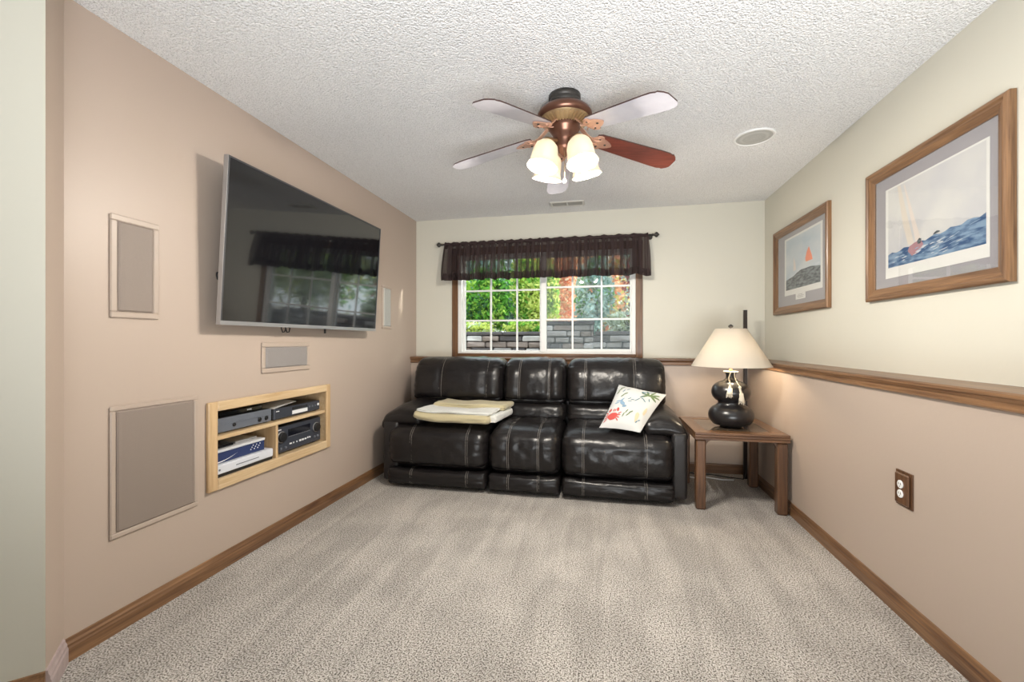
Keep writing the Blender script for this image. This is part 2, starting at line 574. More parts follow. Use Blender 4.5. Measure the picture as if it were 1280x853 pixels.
def rbox(mb, centre, size, r, nseg=(10, 6, 6), puff=None, mi=0, deform=None):
    """rounded, optionally puffed box"""
    cx = Vector(centre)
    key = {}
    vs_, fs = [], []

    def axis_samples(i):
        h = size[i] / 2
        rr = min(r, h * 0.999)
        n = nseg[i]
        inner = [(-h + rr) + (2 * (h - rr)) * k / n for k in range(n + 1)]
        arc = [h - rr + rr * t for t in (0.36, 0.68, 0.88, 1.0)]
        return [-a / h for a in arc[::-1]] + [x / h for x in inner] + [a / h for a in arc]
    S = [axis_samples(i) for i in range(3)]

    def vid(p):
        k = tuple(round(x, 6) for x in p)
        if k not in key:
            key[k] = len(vs_)
            q = rmap(size, r, p, puff)
            if deform:
                q = deform(q, p)
            vs_.append(cx + q)
        return key[k]
    for a in range(3):
        o1, o2 = [(1, 2), (2, 0), (0, 1)][a]
        for s in (-1, 1):
            A, B = S[o1], S[o2]
            for i in range(len(A) - 1):
                for j in range(len(B) - 1):
                    q = []
                    for (u, v) in ((A[i], B[j]), (A[i + 1], B[j]), (A[i + 1], B[j + 1]), (A[i], B[j + 1])):
                        p = [0, 0, 0]; p[a] = s; p[o1] = u; p[o2] = v
                        q.append(vid(p))
                    q = q if s > 0 else q[::-1]
                    fs.append(tuple(q))
    mb.add(vs_, fs, mi, True)
    return mb


def wall_x(mb, x0, x1, y0, y1, z0, z1, hole=None, mi=0):
    if not hole:
        return mb.box(x0, x1, y0, y1, z0, z1, mi)
    a, b, c, d = hole
    mb.box(x0, x1, y0, a, z0, z1, mi); mb.box(x0, x1, b, y1, z0, z1, mi)
    mb.box(x0, x1, a, b, z0, c, mi); mb.box(x0, x1, a, b, d, z1, mi)
    return mb


# ------------------------------------------------------------------ the setting
struct('floor', MB().box(-4.2, 1.6, -3.0, 4.25, -0.10, 0.0), M['carpet'])
struct('ceiling', MB().box(-4.2, 1.6, -3.0, 4.25, CEIL, CEIL + 0.1), M['ceiling'])

struct('wall_rear', MB().box(-4.2, 1.6, -3.1, -3.0, 0, CEIL), M['cream'])
struct('wall_rear_left', MB().box(-4.3, -4.2, -3.1, 4.25, 0, CEIL), M['cream'])
struct('wall_rear_right', MB().box(1.495, 1.6, -3.0, -0.6, 0, CEIL), M['cream'])
NY0, NY1, NZ0, NZ1 = 1.745, 2.635, 0.432, 0.806      # hole for the media niche
struct('wall_left', wall_x(MB(), LX - 0.12, LX, 1.158, 4.25, 0, CEIL, (NY0, NY1, NZ0, NZ1)), M['taupe'])

# diagonal wall at the left edge, its end face painted like the left wall
P0, P1 = Vector((LX, 1.164, 0)), Vector((LX + 0.13, 1.034, 0))
P2, P3 = P1 + Vector((-1.5, -1.5, 0)), P0 + Vector((-1.5, -1.5, 0))
mb = MB()
mb.prism([P0, P1, P2, P3], (0, 0, CEIL), 1)
mb.m[-4:] = [0, 1, 1, 1]
struct('wall_diagonal', mb, [M['taupe'], M['cream']])

# right wall: cream above, furred-out taupe knee wall below the ledge
wr = struct('wall_right', MB().box(R, R + 0.12, -0.6, 4.25, 0.955, CEIL), M['cream'])
struct('knee_wall', MB().box(R2, R + 0.12, -0.6, 4.25, 0, 0.955), M['taupe'], wr)

# back wall with the window opening
WX0, WX1, WZ0, WZ1 = -1.405, 0.306, 1.0, 1.985
mb = MB()
mb.box(LX, WX0, D, D + 0.12, 0.955, CEIL); mb.box(WX1, R, D, D + 0.12, 0.955, CEIL)
mb.box(WX0, WX1, D, D + 0.12, 0.955, WZ0); mb.box(WX0, WX1, D, D + 0.12, WZ1, CEIL)
wb = struct('wall_back', mb, M['cream'])
struct('knee_wall', MB().box(LX, R2, D2, D + 0.12, 0, 0.955), M['taupe'], wb)


def profile_run(prof, a, b, out, mats, name, parent=None):
    """prof: (distance out of the wall, z); swept from a to b (2D points); out = 2D unit vector"""
    poly = [(a[0] + out[0] * d, a[1] + out[1] * d, z) for d, z in prof]
    m = MB().prism(poly, (b[0] - a[0], b[1] - a[1], 0))
    return struct(name, m, mats, parent)


BASE = [(0, 0), (0.014, 0), (0.014, 0.046), (0.011, 0.053), (0.011, 0.060), (0.007, 0.068), (0.005, 0.078), (0, 0.080)]
profile_run(BASE, (LX, 1.164), (LX, D2), (1, 0), M['oak_y'], 'baseboard_left')
profile_run(BASE, (R2, -0.6), (R2, D2 - 0.015), (-1, 0), M['oak_y'], 'baseboard_right')
profile_run(BASE, (LX + 0.015, D2), (R2, D2), (0, -1), M['oak_x'], 'baseboard_back')
s2 = math.sqrt(0.5)
BASE2 = [(d, z * 1.12) for d, z in BASE]
profile_run(BASE2, (P1.x, P1.y), (P0.x + 0.008, P0.y - 0.008), (s2, s2), M['mauve'], 'baseboard_end')
profile_run(BASE2, (P1.x, P1.y), (P2.x, P2.y), (s2, -s2), M['oak_y'], 'baseboard_diagonal')

# wide oak ledge (chair rail) capping the knee walls
RAIL = [(-0.172, 0.955), (-0.172, 0.974), (0.022, 0.974), (0.030, 0.969), (0.030, 0.958), (0.024, 0.954), (0.020, 0.946),
        (0.014, 0.940), (0.014, 0.930), (0.018, 0.926), (0.018, 0.919), (0.010, 0.914), (0, 0.914), (0, 0.955)]
profile_run(RAIL, (R2, -0.6), (R2, D2 - 0.03), (-1, 0), M['oak_y'], 'trim_1')
RAILB = [(max(d, -0.119), z) for d, z in RAIL]
profile_run(RAILB, (LX, D2), (R, D2), (0, -1), M['oak_x'], 'trim_2')

# window
win = thing('window_1', ((WX0 + WX1) / 2, D, WZ0), kind='structure')
for (x0, x1) in ((-1.458, -1.398), (0.300, 0.362)):
    MB().box(x0, x1, D - 0.018, D, 0.974, 2.045, b=0.004).build('casing', M['oak_z'], win)
MB().box(-1.458, 0.362, D - 0.018, D, 1.975, 2.045, b=0.004).build('head_casing', M['oak_x'], win)
MB().box(-1.398, 0.300, D - 0.03, D + 0.02, 0.974, 1.006, b=0.004).build('window_sill', M['oak_x'], win)
fr = MB()
FX0, FX1, FZ0, FZ1 = -1.405, 0.306, 1.004, 1.985
fr.box(FX0, -1.366, D + 0.005, D + 0.10, FZ0, FZ1, b=0.003); fr.box(0.268, FX1, D + 0.005, D + 0.10, FZ0, FZ1, b=0.003)
fr.box(-1.366, 0.268, D + 0.005, D + 0.10, FZ0, 1.022, b=0.003); fr.box(-1.366, 0.268, D + 0.005, D + 0.10, 1.955, FZ1, b=0.003)
fr.build('window_frame', M['vinyl'], win)


def sash(x0, x1, z0, z1, y, wl, wr_, wb_, wt, xs, zs, name):
    f = MB()
    f.box(x0, x0 + wl, y, y + 0.035, z0, z1, b=0.004); f.box(x1 - wr_, x1, y, y + 0.035, z0, z1, b=0.004)
    f.box(x0 + wl, x1 - wr_, y, y + 0.035, z0, z0 + wb_, b=0.004); f.box(x0 + wl, x1 - wr_, y, y + 0.035, z1 - wt, z1, b=0.004)
    so = f.build(name, M['vinyl'], win)
    gx = [x0 + wl] + xs + [x1 - wr_]
    gz = [z0 + wb_] + zs + [z1 - wt]
    for x in xs:
        MB().box(x - 0.008, x + 0.008, y + 0.008, y + 0.026, gz[0], gz[-1]).build('muntin', M['vinyl'], so)
    for z in zs:
        MB().box(gx[0], gx[-1], y + 0.009, y + 0.025, z - 0.008, z + 0.008).build('muntin', M['vinyl'], so)
    for i in range(len(gx) - 1):
        for j in range(len(gz) - 1):
            MB().box(gx[i], gx[i + 1], y + 0.015, y + 0.019, gz[j], gz[j + 1]).build('pane', M['pane'], so)
    return so


sash(-1.366, -0.560, 1.022, 1.955, D + 0.055, 0.022, 0.03, 0.014, 0.02, [-1.080, -0.816], [1.330, 1.627], 'fixed_sash')
sash(-0.575, 0.268, 1.022, 1.955, D + 0.015, 0.055, 0.016, 0.030, 0.03, [-0.273, -0.004], [1.332, 1.640], 'sliding_sash')

sc = bpy.data.materials.new('insect_screen')
sc.use_nodes = True
_n = sc.node_tree
_n.nodes.remove(_n.nodes['Principled BSDF'])
_t = _n.nodes.new('ShaderNodeBsdfTransparent'); _d = _n.nodes.new('ShaderNodeBsdfDiffuse'); _d.inputs[0].default_value = (0.30, 0.33, 0.36, 1)
_m = _n.nodes.new('ShaderNodeMixShader'); _m.inputs[0].default_value = 0.2
_n.links.new(_t.outputs[0], _m.inputs[1]); _n.links.new(_d.outputs[0], _m.inputs[2]); _n.links.new(_m.outputs[0], _n.nodes['Material Output'].inputs[0])
MB().box(-0.53, 0.262, D + 0.096, D + 0.097, 1.03, 1.95).build('insect_screen', sc, win)

# ------------------------------------------------------------------ outside: ground, stone retaining wall, planting
struct('ground', MB().box(-9, 9, 4.3, 16, 0.70, 0.84), mat('garden_soil', (0.16, 0.13, 0.09), 0.95, bump=(6, 0.6, 0.05, 4)))
stone_mats = [mat('ledge_stone_%s' % k, c, 0.9, bump=(9, 0.7, 0.03, 4), vary=(5, tuple(x * 0.6 for x in c), 0.3, 0.7))
              for k, c in (('grey', (0.36, 0.34, 0.33)), ('pale', (0.55, 0.53, 0.52)), ('brown', (0.30, 0.245, 0.22)), ('dark', (0.11, 0.10, 0.105)))]
rw = thing('retaining_wall', (-0.8, 6.35, 0.84), kind='structure')
MB().box(-4.0, 3.2, 6.40, 6.60, 0.80, 1.22).build('backing', stone_mats[3], rw)
MB().box(-0.83, -0.12, 6.36, 6.58, 0.80, 1.37).build('backing', stone_mats[3], rw)
rs = random.Random(3)


def lay_stones(x0, x1, z0, z1, y, rows, wmin, wmax):
    zc = z0
    for k in range(rows):
        h = (z1 - z0) / rows
        x = x0 - rs.random() * 0.1
        while x < x1 - 0.03:
            w = min(rs.uniform(wmin, wmax), x1 - x)
            d = rs.uniform(0.0, 0.05)
            m = MB()
            zt = zc + h - 0.012 - rs.random() * 0.008
            m.box(x + 0.006, x + w - 0.006, y - d, y + 0.12, zc, zt, b=0.012)
            m.v = [(p[0] + rs.uniform(-.006, .006), p[1] + rs.uniform(-.008, .008), p[2] + rs.uniform(-.004, .004)) for p in m.v]
            m.build('stone', stone_mats[rs.choice([0, 0, 0, 1, 1, 2, 2, 3])], rw)
            x += w
        zc += h


lay_stones(-3.0, -0.80, 0.85, 1.215, 6.30, 4, 0.13, 0.36)
lay_stones(-0.81, -0.12, 0.85, 1.365, 6.22, 6, 0.13, 0.36)
lay_stones(-0.12, 2.0, 0.85, 1.215, 6.30, 4, 0.13, 0.36)
for (x0, x1, z, y) in ((-3.0, -2.2, 1.215, 6.27), (-2.2, -1.45, 1.215, 6.28), (-1.45, -0.82, 1.215, 6.27), (-0.84, -0.46, 1.365, 6.20),
                       (-0.46, -0.10, 1.365, 6.19), (-0.10, 0.75, 1.215, 6.27), (0.75, 2.0, 1.215, 6.28)):
    MB().box(x0 + 0.004, x1 - 0.004, y, y + 0.36, z, z + 0.05, b=0.01).build('cap_stone', stone_mats[3], rw)
# raised bed behind the wall
struct('ground_2', MB().box(-9, 9, 6.60, 16, 0.80, 1.20), bpy.data.materials['garden_soil'])


def leaf_mat(name, c, t=0.5):
    return cloth_mat(name, c, t)


LEAF = {k: leaf_mat('leaf_' + k, c) for k, c in dict(
    teal=(0.24, 0.42, 0.38), teal_pale=(0.52, 0.68, 0.64), green=(0.16, 0.42, 0.07), bright=(0.42, 0.64, 0.12), lime=(0.70, 0.78, 0.24),
    dark=(0.07, 0.17, 0.07), peach=(0.88, 0.55, 0.36), coral=(0.84, 0.40, 0.26), cream=(0.90, 0.80, 0.60), maroon=(0.34, 0.08, 0.08),
    olive=(0.44, 0.50, 0.28), pale=(0.72, 0.80, 0.68)).items()}
BARK = mat('bark', (0.09, 0.065, 0.05), 0.9)


def plant(name, label, cat, x, y, z0, rx, ry, zc, rz, n, size, kinds, seed, group=None):
    g = np.random.default_rng(seed)
    t = thing(name, (x, y, z0), label, cat, group)
    # stems
    m = MB()
    for k in range(5):
        a = g.uniform(0, 6.28); q = g.uniform(0.2, 0.75)
        p1 = (x + math.cos(a) * rx * q, y + math.sin(a) * ry * q, zc + rz * g.uniform(-0.1, 0.6))
        mid = (x + math.cos(a) * rx * q * .3, y + math.sin(a) * ry * q * .3, (z0 + p1[2]) / 2)
        m.tube([(x + 0.03 * k - .06, y, z0), mid, p1], [0.022, 0.016, 0.006], n=5)
    m.build('stem', BARK, t)
    # leaves: clumped inside the crown
    cl = g.normal(size=(max(12, n // 60), 3)); cl /= np.linalg.norm(cl, axis=1)[:, None]
    cl *= g.uniform(0.45, 1.0, (len(cl), 1)) ** 0.5
    ci = g.integers(0, len(cl), n)
    c = cl[ci] * np.array([rx, ry, rz]) * 0.86 + g.normal(size=(n, 3)) * np.array([rx, ry, rz]) * 0.16 + np.array([x, y, zc])
    dd = (c - np.array([x, y, zc])) / np.array([rx, ry, rz])
    c = np.array([x, y, zc]) + dd / np.maximum(1.0, np.abs(dd).max(1, keepdims=True)) * (np.array([rx, ry, rz]) - size * 0.8)
    c[:, 2] = np.maximum(c[:, 2], z0 + 0.01)
    a = g.normal(size=(n, 3)); a /= np.linalg.norm(a, axis=1)[:, None]
    b = np.cross(a, g.normal(size=(n, 3))); b /= np.linalg.norm(b, axis=1)[:, None]
    s = size * g.uniform(0.6, 1.3, (n, 1))
    V = np.stack([c - a * s, c + b * s * 0.45, c + a * s, c - b * s * 0.45], 1).reshape(-1, 3) - np.array([x, y, z0])
    me = bpy.data.meshes.new('foliage')
    me.from_pydata(V.tolist(), [], np.arange(4 * n).reshape(-1, 4).tolist())
    for kname in kinds:
        me.materials.append(LEAF[kname])
    me.polygons.foreach_set('material_index', (g.integers(0, len(kinds), len(cl))[ci] * (g.random(n) < .7) + g.integers(0, len(kinds), n) * 0).astype(np.int32))
    me.update()
    o = bpy.data.objects.new('foliage', me); COL.objects.link(o); o.parent = t; o['kind'] = 'stuff'
    return t


plant('conifer', 'blue-green bush behind left pane of window', 'bush', -3.05, 7.7, 1.2, 0.62, 0.5, 2.2, 1.2, 4200, 0.055, ['teal', 'teal_pale', 'teal_pale', 'dark'], 11)
plant('shrub', 'deep green shrub seen through middle column of fixed sash', 'bush', -2.0, 7.2, 1.2, 0.50, 0.22, 1.78, 0.62, 4000, 0.05, ['green', 'bright', 'dark', 'green'], 12)
plant('shrub', 'yellow-green shrub beside window meeting stile', 'bush', -1.22, 7.72, 1.2, 0.50, 0.27, 1.95, 0.85, 4600, 0.05, ['lime', 'bright', 'green', 'lime'], 13)
plant('flowering_plant', 'low bright green plants along top of left stone wall', 'plant', -2.30, 6.78, 1.2, 0.68, 0.16, 1.32, 0.14, 1900, 0.035, ['lime', 'bright', 'pale'], 14)
plant('flowering_plant', 'low lime plants at stone step of garden wall', 'plant', -1.25, 6.78, 1.2, 0.34, 0.15, 1.34, 0.16, 1300, 0.035, ['lime', 'bright', 'green'], 24)
plant('maple_tree', 'peach and coral autumn tree beyond sliding sash', 'tree', -0.93, 8.6, 1.2, 0.68, 0.5, 2.35, 1.25, 6200, 0.055, ['peach', 'cream', 'coral', 'peach'], 15)
plant('bush', 'teal-green leafy bush above raised stone section', 'bush', -0.13, 7.4, 1.2, 0.36, 0.45, 1.9, 0.75, 3400, 0.055, ['teal_pale', 'teal', 'green', 'pale'], 16)
plant('bush', 'pale olive bush low behind right stone wall', 'bush', 0.45, 6.78, 1.2, 0.40, 0.16, 1.40, 0.24, 2000, 0.04, ['olive', 'pale', 'pale', 'dark'], 17)
plant('twiggy_tree', 'loose tree with maroon leaves near right window frame', 'tree', 0.85, 8.0, 1.2, 0.60, 0.6, 2.35, 1.15, 2200, 0.055, ['maroon', 'teal_pale', 'dark', 'pale'], 18)
plant('tree', 'broad dark green tree filling back of garden', 'tree', -3.5, 10.4, 1.2, 1.7, 0.9, 3.0, 2.0, 6000, 0.10, ['teal_pale', 'green', 'teal'], 19)
plant('tree', 'orange tree furthest back in garden', 'tree', -0.2, 11.0, 1.2, 1.5, 0.9, 3.0, 2.0, 5000, 0.10, ['peach', 'olive', 'coral', 'lime'], 20)
plant('tree', 'pale green tree standing right of window view', 'tree', 2.9, 7.9, 1.2, 1.25, 1.0, 2.6, 1.4, 5200, 0.09, ['pale', 'green', 'olive', 'lime'], 21)
plant('tree', 'tall dense tree furthest right in the garden', 'tree', 6.3, 7.9, 1.2, 1.45, 1.0, 3.7, 2.2, 16000, 0.11, ['green', 'olive', 'dark', 'lime'], 22)

plant('slender_tree', 'slender loose tree between two fuller ones right of the window', 'tree', 4.5, 7.9, 1.2, 0.33, 0.9, 3.3, 1.9, 160, 0.085, ['green', 'olive', 'lime'], 23)

plant('hedge', 'long blurred hedge closing the far end of the garden', 'hedge', -0.8, 13.4, 1.2, 7.0, 0.7, 2.4, 1.3, 9000, 0.17, ['pale', 'teal', 'green', 'olive'], 25)

# ------------------------------------------------------------------ sofa
sofa = thing('reclining_sofa', (-0.57, 3.5, 0), 'dark brown leather three-seat reclining sofa under the window', 'sofa')
SEC = [(-1.632, -0.836), (-0.829, -0.293), (-0.286, 0.488)]
STITCH_SEAT = [[-1.432, -1.418, -0.99, -0.976], [-0.676, -0.664, -0.455, -0.443], [-0.136, -0.124, 0.287, 0.301]]
STITCH_BACK = [[-1.392, -1.372, -0.98, -0.966], [-0.69, -0.676, -0.437, -0.425], [-0.14, -0.126, 0.25, 0.266]]


def wr3(p, s, a):
    return noise.noise(Vector(p) * s) * a


def leather_piece(name, x0, x1, y0, y1, z0, z1, r, puff_front, puff_top, stitches, seed, nseg=(22, 8, 10), tilt=0.0, mat_='leather', parent=None, rake=0.0, roll=0.0):
    size = (x1 - x0, y1 - y0, z1 - z0)
    c = Vector(((x0 + x1) / 2, (y0 + y1) / 2, (z0 + z1) / 2))

    def puff(p, n):
        u, v, w = p
        d = 1.0
        for sx in stitches:
            us = (sx - c.x) / (size[0] / 2)
            d -= 0.22 * math.exp(-((u - us) * size[0] / 2 / 0.02) ** 2)
        fx = (1 - u ** 6) * (1 - 0.25 * u * u)
        wrinkle = 0.009 * noise.noise(Vector((u * size[0] * 9, w * 3 + seed, v * 4))) * (1 - u ** 8)
        edge = 0.006 * abs(u) ** 4 * math.sin((w * 9 + seed) * 2.2)
        return (0, -puff_front * (1.0 if (roll and w > 0) else 1 - abs(w) ** 2.4) * fx * d * (1 if v < 0 else 0) * (0.4 + 0.6 * abs(min(v, 0))) + (wrinkle + edge) * (v < 0),
                puff_top * fx * d * (1 - v ** 2) * (1 if w > 0 else 0.0) + wrinkle * (w > 0.5))

    def deform(q, p):
        q = q.copy()
        q.y += rake * (q.z / size[2])
        if roll:                     # front edges rounded off as one cushion
            v, w = p[1], p[2]
            n_ = roll if w > 0 else 5.0
            m_ = max(abs(v), abs(w))
            k = m_ / ((abs(v) ** n_ + abs(w) ** n_) ** (1 / n_) + 1e-9) if m_ > 0 else 1
            if v > 0:
                k = 1 + (k - 1) * max(0.0, 1 - v * 2) if w > 0 else 1
            r0 = rmap(size, r, (0, v, w)) - Vector((0, v * size[1] / 2, w * size[2] / 2))
            if w > 0:
                g_ = max(0.0, 1 - max(0.0, v) * 2)
                q.y -= r0.y * g_; q.z -= r0.z * g_
            q.y += (k - 1) * v * size[1] / 2; q.z += (k - 1) * w * size[2] / 2
        return q
    o = rbox(MB(), c, size, r, nseg, puff, 0, deform).build(name, M[mat_], parent or sofa)
    for i in range(0, len(stitches), 2):
        s = MB()
        for sx in stitches[i:i + 2]:
            u = (sx - c.x) / (size[0] / 2)
            pts = []
            for k in range(27):
                t = k / 26
                if t < 0.62:
                    p = (u, -1, -0.97 + 1.97 * t / 0.62)
                else:
                    p = (u, -1 + 1.5 * (t - 0.62) / 0.38, 1)
                pts.append(c + deform(rmap(size, r, p, puff), p))
            s.tube([q + Vector((0, -0.001, 0.0006)) for q in pts], 0.0015, n=5)
        s.build('stitching', M['thread'], o)
    return o


for k, (x0, x1) in enumerate(SEC):
    leather_piece('seat', x0, x1, 3.075, 3.72, 0.140, 0.480, 0.072, 0.022, 0.022, STITCH_SEAT[k], 1 + k, roll=3.6)
    leather_piece('kick_panel', x0 + 0.004, x1 - 0.004, 3.078, 3.40, 0.028, 0.150, 0.028, 0.020, 0.0, STITCH_SEAT[k], 5 + k, nseg=(18, 4, 5))
    xl = x0 - 0.01 if k == 0 else x0
    leather_piece('lumbar_cushion', xl, x1, 3.60, 3.86, 0.44, 0.625, 0.06, 0.03, 0.0, [], 9 + k, nseg=(18, 4, 6), rake=0.05)
    leather_piece('backrest', xl - (0.015 if k == 0 else 0), x1 + (0.012 if k == 2 else 0), 3.60, 3.90, 0.595, 0.965, 0.062, 0.045, 0.02, STITCH_BACK[k], 13 + k, rake=0.07, roll=2.7)
# arms: padded roll over a side panel
for side, (x0, x1) in ((-1, (-1.722, -1.375)), (1, (0.285, 0.585))):
    def arm_def(q, p, s=side):
        q = q.copy()
        q.z += 0.035 * (q.y / 0.35) * 0.5 - 0.045 * max(0, s * p[0]) ** 2
        return q

    def arm_puff(p, n):
        u, v, w = p
        return (0, 0, 0.05 * (1 - u * u) * (1 - abs(v) ** 4) * (w > 0) + 0.006 * noise.noise(Vector((u * 3, v * 5, 3.3))))
    rbox(MB(), ((x0 + x1) / 2, 3.47, 0.527), (x1 - x0, 0.66, 0.10), 0.048, (10, 14, 4), arm_puff, 0, arm_def).build('armrest', M['leather'], sofa)
    xo = (x0 + 0.03, x0 + 0.16) if side < 0 else (x1 - 0.115, x1 - 0.012)
    rbox(MB(), ((xo[0] + xo[1]) / 2, 3.53, 0.265), (xo[1] - xo[0], 0.80, 0.46), 0.025, (4, 8, 6)).build('side_panel', M['leather_dark'], sofa)
MB().box(-1.62, 0.48, 3.80, 3.945, 0.06, 0.62, b=0.02).build('back_panel', M['leather_dark'], sofa)
for x in (-1.58, 0.44):
    for y in (3.2, 3.85):
        MB().box(x - 0.03, x + 0.03, y - 0.03, y + 0.03, 0.0, 0.07, b=0.004).build('foot', M['black'], sofa)

# ------------------------------------------------------------------ blanket on the sofa
bl = thing('folded_blanket', (-1.1, 3.3, 0.5), 'khaki blanket with white lining folded on left sofa seat', 'blanket')


def blanket_fold(name, x0, x1, y0, y1, z0, z1, r, seed, m, skew=0.0, sag=0.0):
    def dfm(q, p):
        q = q.copy()
        q.x += skew * (q.y / (y1 - y0)) + 0.008 * noise.noise(Vector((p[1] * 2, p[2], seed)))
        q.z += 0.012 * noise.noise(Vector((q.x * 5, q.y * 6, seed))) - sag * max(0, -p[0] - .3) ** 2 * -1
        q.y += 0.012 * noise.noise(Vector((q.x * 6, p[2] * 1.5, seed + 4)))
        return q
    return rbox(MB(), ((x0 + x1) / 2, (y0 + y1) / 2, (z0 + z1) / 2), (x1 - x0, y1 - y0, z1 - z0), r, (16, 8, 4), None, 0, dfm).build(name, m, bl)


blanket_fold('fold', -1.40, -0.795, 3.085, 3.44, 0.508, 0.574, 0.032, 1, M['khaki'], 0.05, 0.04)
blanket_fold('fold', -1.375, -0.80, 3.11, 3.42, 0.572, 0.594, 0.010, 2, M['blanket_white'], 0.05, 0.035)
blanket_fold('fold', -1.34, -0.735, 3.33, 3.57, 0.575, 0.622, 0.022, 3, M['khaki'], 0.03, 0.02)
blanket_fold('hem', -0.805, -0.745, 3.13, 3.52, 0.515, 0.572, 0.02, 5, M['blanket_white'], 0.05)

# ------------------------------------------------------------------ scatter pillow
pl = thing('throw_pillow', (0.22, 3.25, 0.5), 'white throw pillow printed with red crab, leaning on right sofa arm', 'pillow')
PC = [Vector((-0.020, 3.150, 0.508)), Vector((0.255, 3.075, 0.500)), Vector((0.478, 3.44, 0.722)), Vector((0.128, 3.46, 0.790))]  # BL BR TR TL
PN = (PC[1] - PC[0]).cross(PC[3] - PC[0]).normalized()
if PN.y > 0:
    PN = -PN


def pil(s, t, side=1, lift=0.0):
    """s across, t up in [0,1]"""
    u, v = 2 * s - 1, 2 * t - 1
    k = 0.055
    uu = u * (1 - k * (1 - v * v)); vv = v * (1 - k * (1 - u * u))
    s2_, t2_ = (uu + 1) / 2, (vv + 1) / 2
    b = PC[0] * (1 - s2_) * (1 - t2_) + PC[1] * s2_ * (1 - t2_) + PC[2] * s2_ * t2_ + PC[3] * (1 - s2_) * t2_
    h = 0.062 * max(0.0, (1 - u ** 4) * (1 - v ** 4)) ** 0.75
    h *= 1 + 0.12 * noise.noise(Vector((s * 4, t * 4, side)))
    return b + PN * (side * h + lift)


mb = MB()
mb.grid(lambda a, b: pil(a, b, 1), 20, 20)
mb.grid(lambda a, b: pil(a, b, -1), 20, 20)
cover = mb.build('cover', M['pillow'], pl)


def decal(name, polys, m):
    d = MB()
    for poly in polys:
        cs = sum(p[0] for p in poly) / len(poly); ct = sum(p[1] for p in poly) / len(poly)
        vs_ = [pil(cs, ct, 1, 0.0022)]
        n = len(poly)
        for ring in (0.5, 1.0):
            vs_ += [pil(cs + (p[0] - cs) * ring, ct + (p[1] - ct) * ring, 1, 0.0022) for p in poly]
        fs = [(0, 1 + i, 1 + (i + 1) % n) for i in range(n)]
        fs += [(1 + i, 1 + n + i, 1 + n + (i + 1) % n, 1 + (i + 1) % n) for i in range(n)]
        d.add(vs_, fs)
    return tag(d.build(name, m, cover), kind='stuff')


def ell(cx, cy, a, b, rot=0, n=12, wob=0.0, seed=0):
    r_ = random.Random(seed)
    out = []
    for k in range(n):
        t = 2 * math.pi * k / n
        q = 1 + wob * (r_.random() - .5)
        x, y = a * q * math.cos(t), b * q * math.sin(t)
        out.append((cx + x * math.cos(rot) - y * math.sin(rot), cy + x * math.sin(rot) + y * math.cos(rot)))
    return out


crab = [ell(0.24, 0.17, 0.115, 0.07, 0.1, 14, 0.15, 1)]
for k in range(4):
    crab.append(ell(0.10 - 0.004 * k, 0.10 + 0.045 * k, 0.05, 0.012, 0.7 - 0.4 * k, 6))
    crab.append(ell(0.37 + 0.004 * k, 0.12 + 0.04 * k, 0.05, 0.012, -0.6 + 0.4 * k, 6))
crab += [ell(0.13, 0.29, 0.04, 0.03, 0.9), ell(0.31, 0.31, 0.045, 0.028, 2.1), ell(0.22, 0.29, 0.016, 0.03, 0), ell(0.26, 0.29, 0.012, 0.03, 0)]
decal('crab_print', crab, M['red'])
palm = [ell(0.79 + 0.10 * math.cos(a), 0.77 + 0.07 * math.sin(a), 0.10, 0.022, a, 8) for a in (-0.5, 0.1, 0.6, 1.3, 2.2, 2.9, 3.7)]
decal('palm_print', palm, M['print_green'])
decal('palm_print', [ell(0.70, 0.86, 0.11, 0.016, 0.25, 8), ell(0.66, 0.80, 0.09, 0.014, 2.7, 8), ell(0.60, 0.62, 0.07, 0.012, 0.8, 6)], M['print_teal'])
decal('leaf_print', [ell(x, y, 0.05, 0.014, a, 7) for x, y, a in ((0.12, 0.82, 0.8), (0.15, 0.88, 0.5), (0.10, 0.74, 1.2), (0.24, 0.66, 0.9), (0.29, 0.72, 0.6),
                     (0.52, 0.30, 1.2), (0.58, 0.24, 0.9), (0.62, 0.30, 0.6), (0.48, 0.22, 1.4))], M['print_green'])
decal('bird_print', [ell(0.33, 0.47, 0.075, 0.04, -0.5), ell(0.24, 0.52, 0.08, 0.018, 0.2), ell(0.41, 0.40, 0.05, 0.03, 0.3), ell(0.28, 0.56, 0.06, 0.016, 1.0), ell(0.20, 0.46, 0.05, 0.014, 0.3)], M['print_blue'])
decal('leaf_print', [ell(x, y, 0.045, 0.010, a, 7) for x, y, a in ((0.46, 0.55, 0.3), (0.50, 0.60, 0.1), (0.42, 0.62, 0.7), (0.22, 0.78, 1.1), (0.30, 0.84, 0.7), (0.70, 0.66, -0.3), (0.76, 0.62, -0.6), (0.84, 0.66, -1.0), (0.66, 0.70, 0.4))], M['print_teal'])
decal('sand_print', [ell(0.80, 0.22, 0.05, 0.10, 0.2, 10, 0.5, 3), ell(0.90, 0.40, 0.03, 0.09, 0.1, 10, 0.5, 4)], M['print_sand'])
decal('leaf_print', [ell(0.84, 0.13, 0.03, 0.013, 0.9, 6), ell(0.88, 0.17, 0.03, 0.01, 0.6, 6)], M['print_teal'])

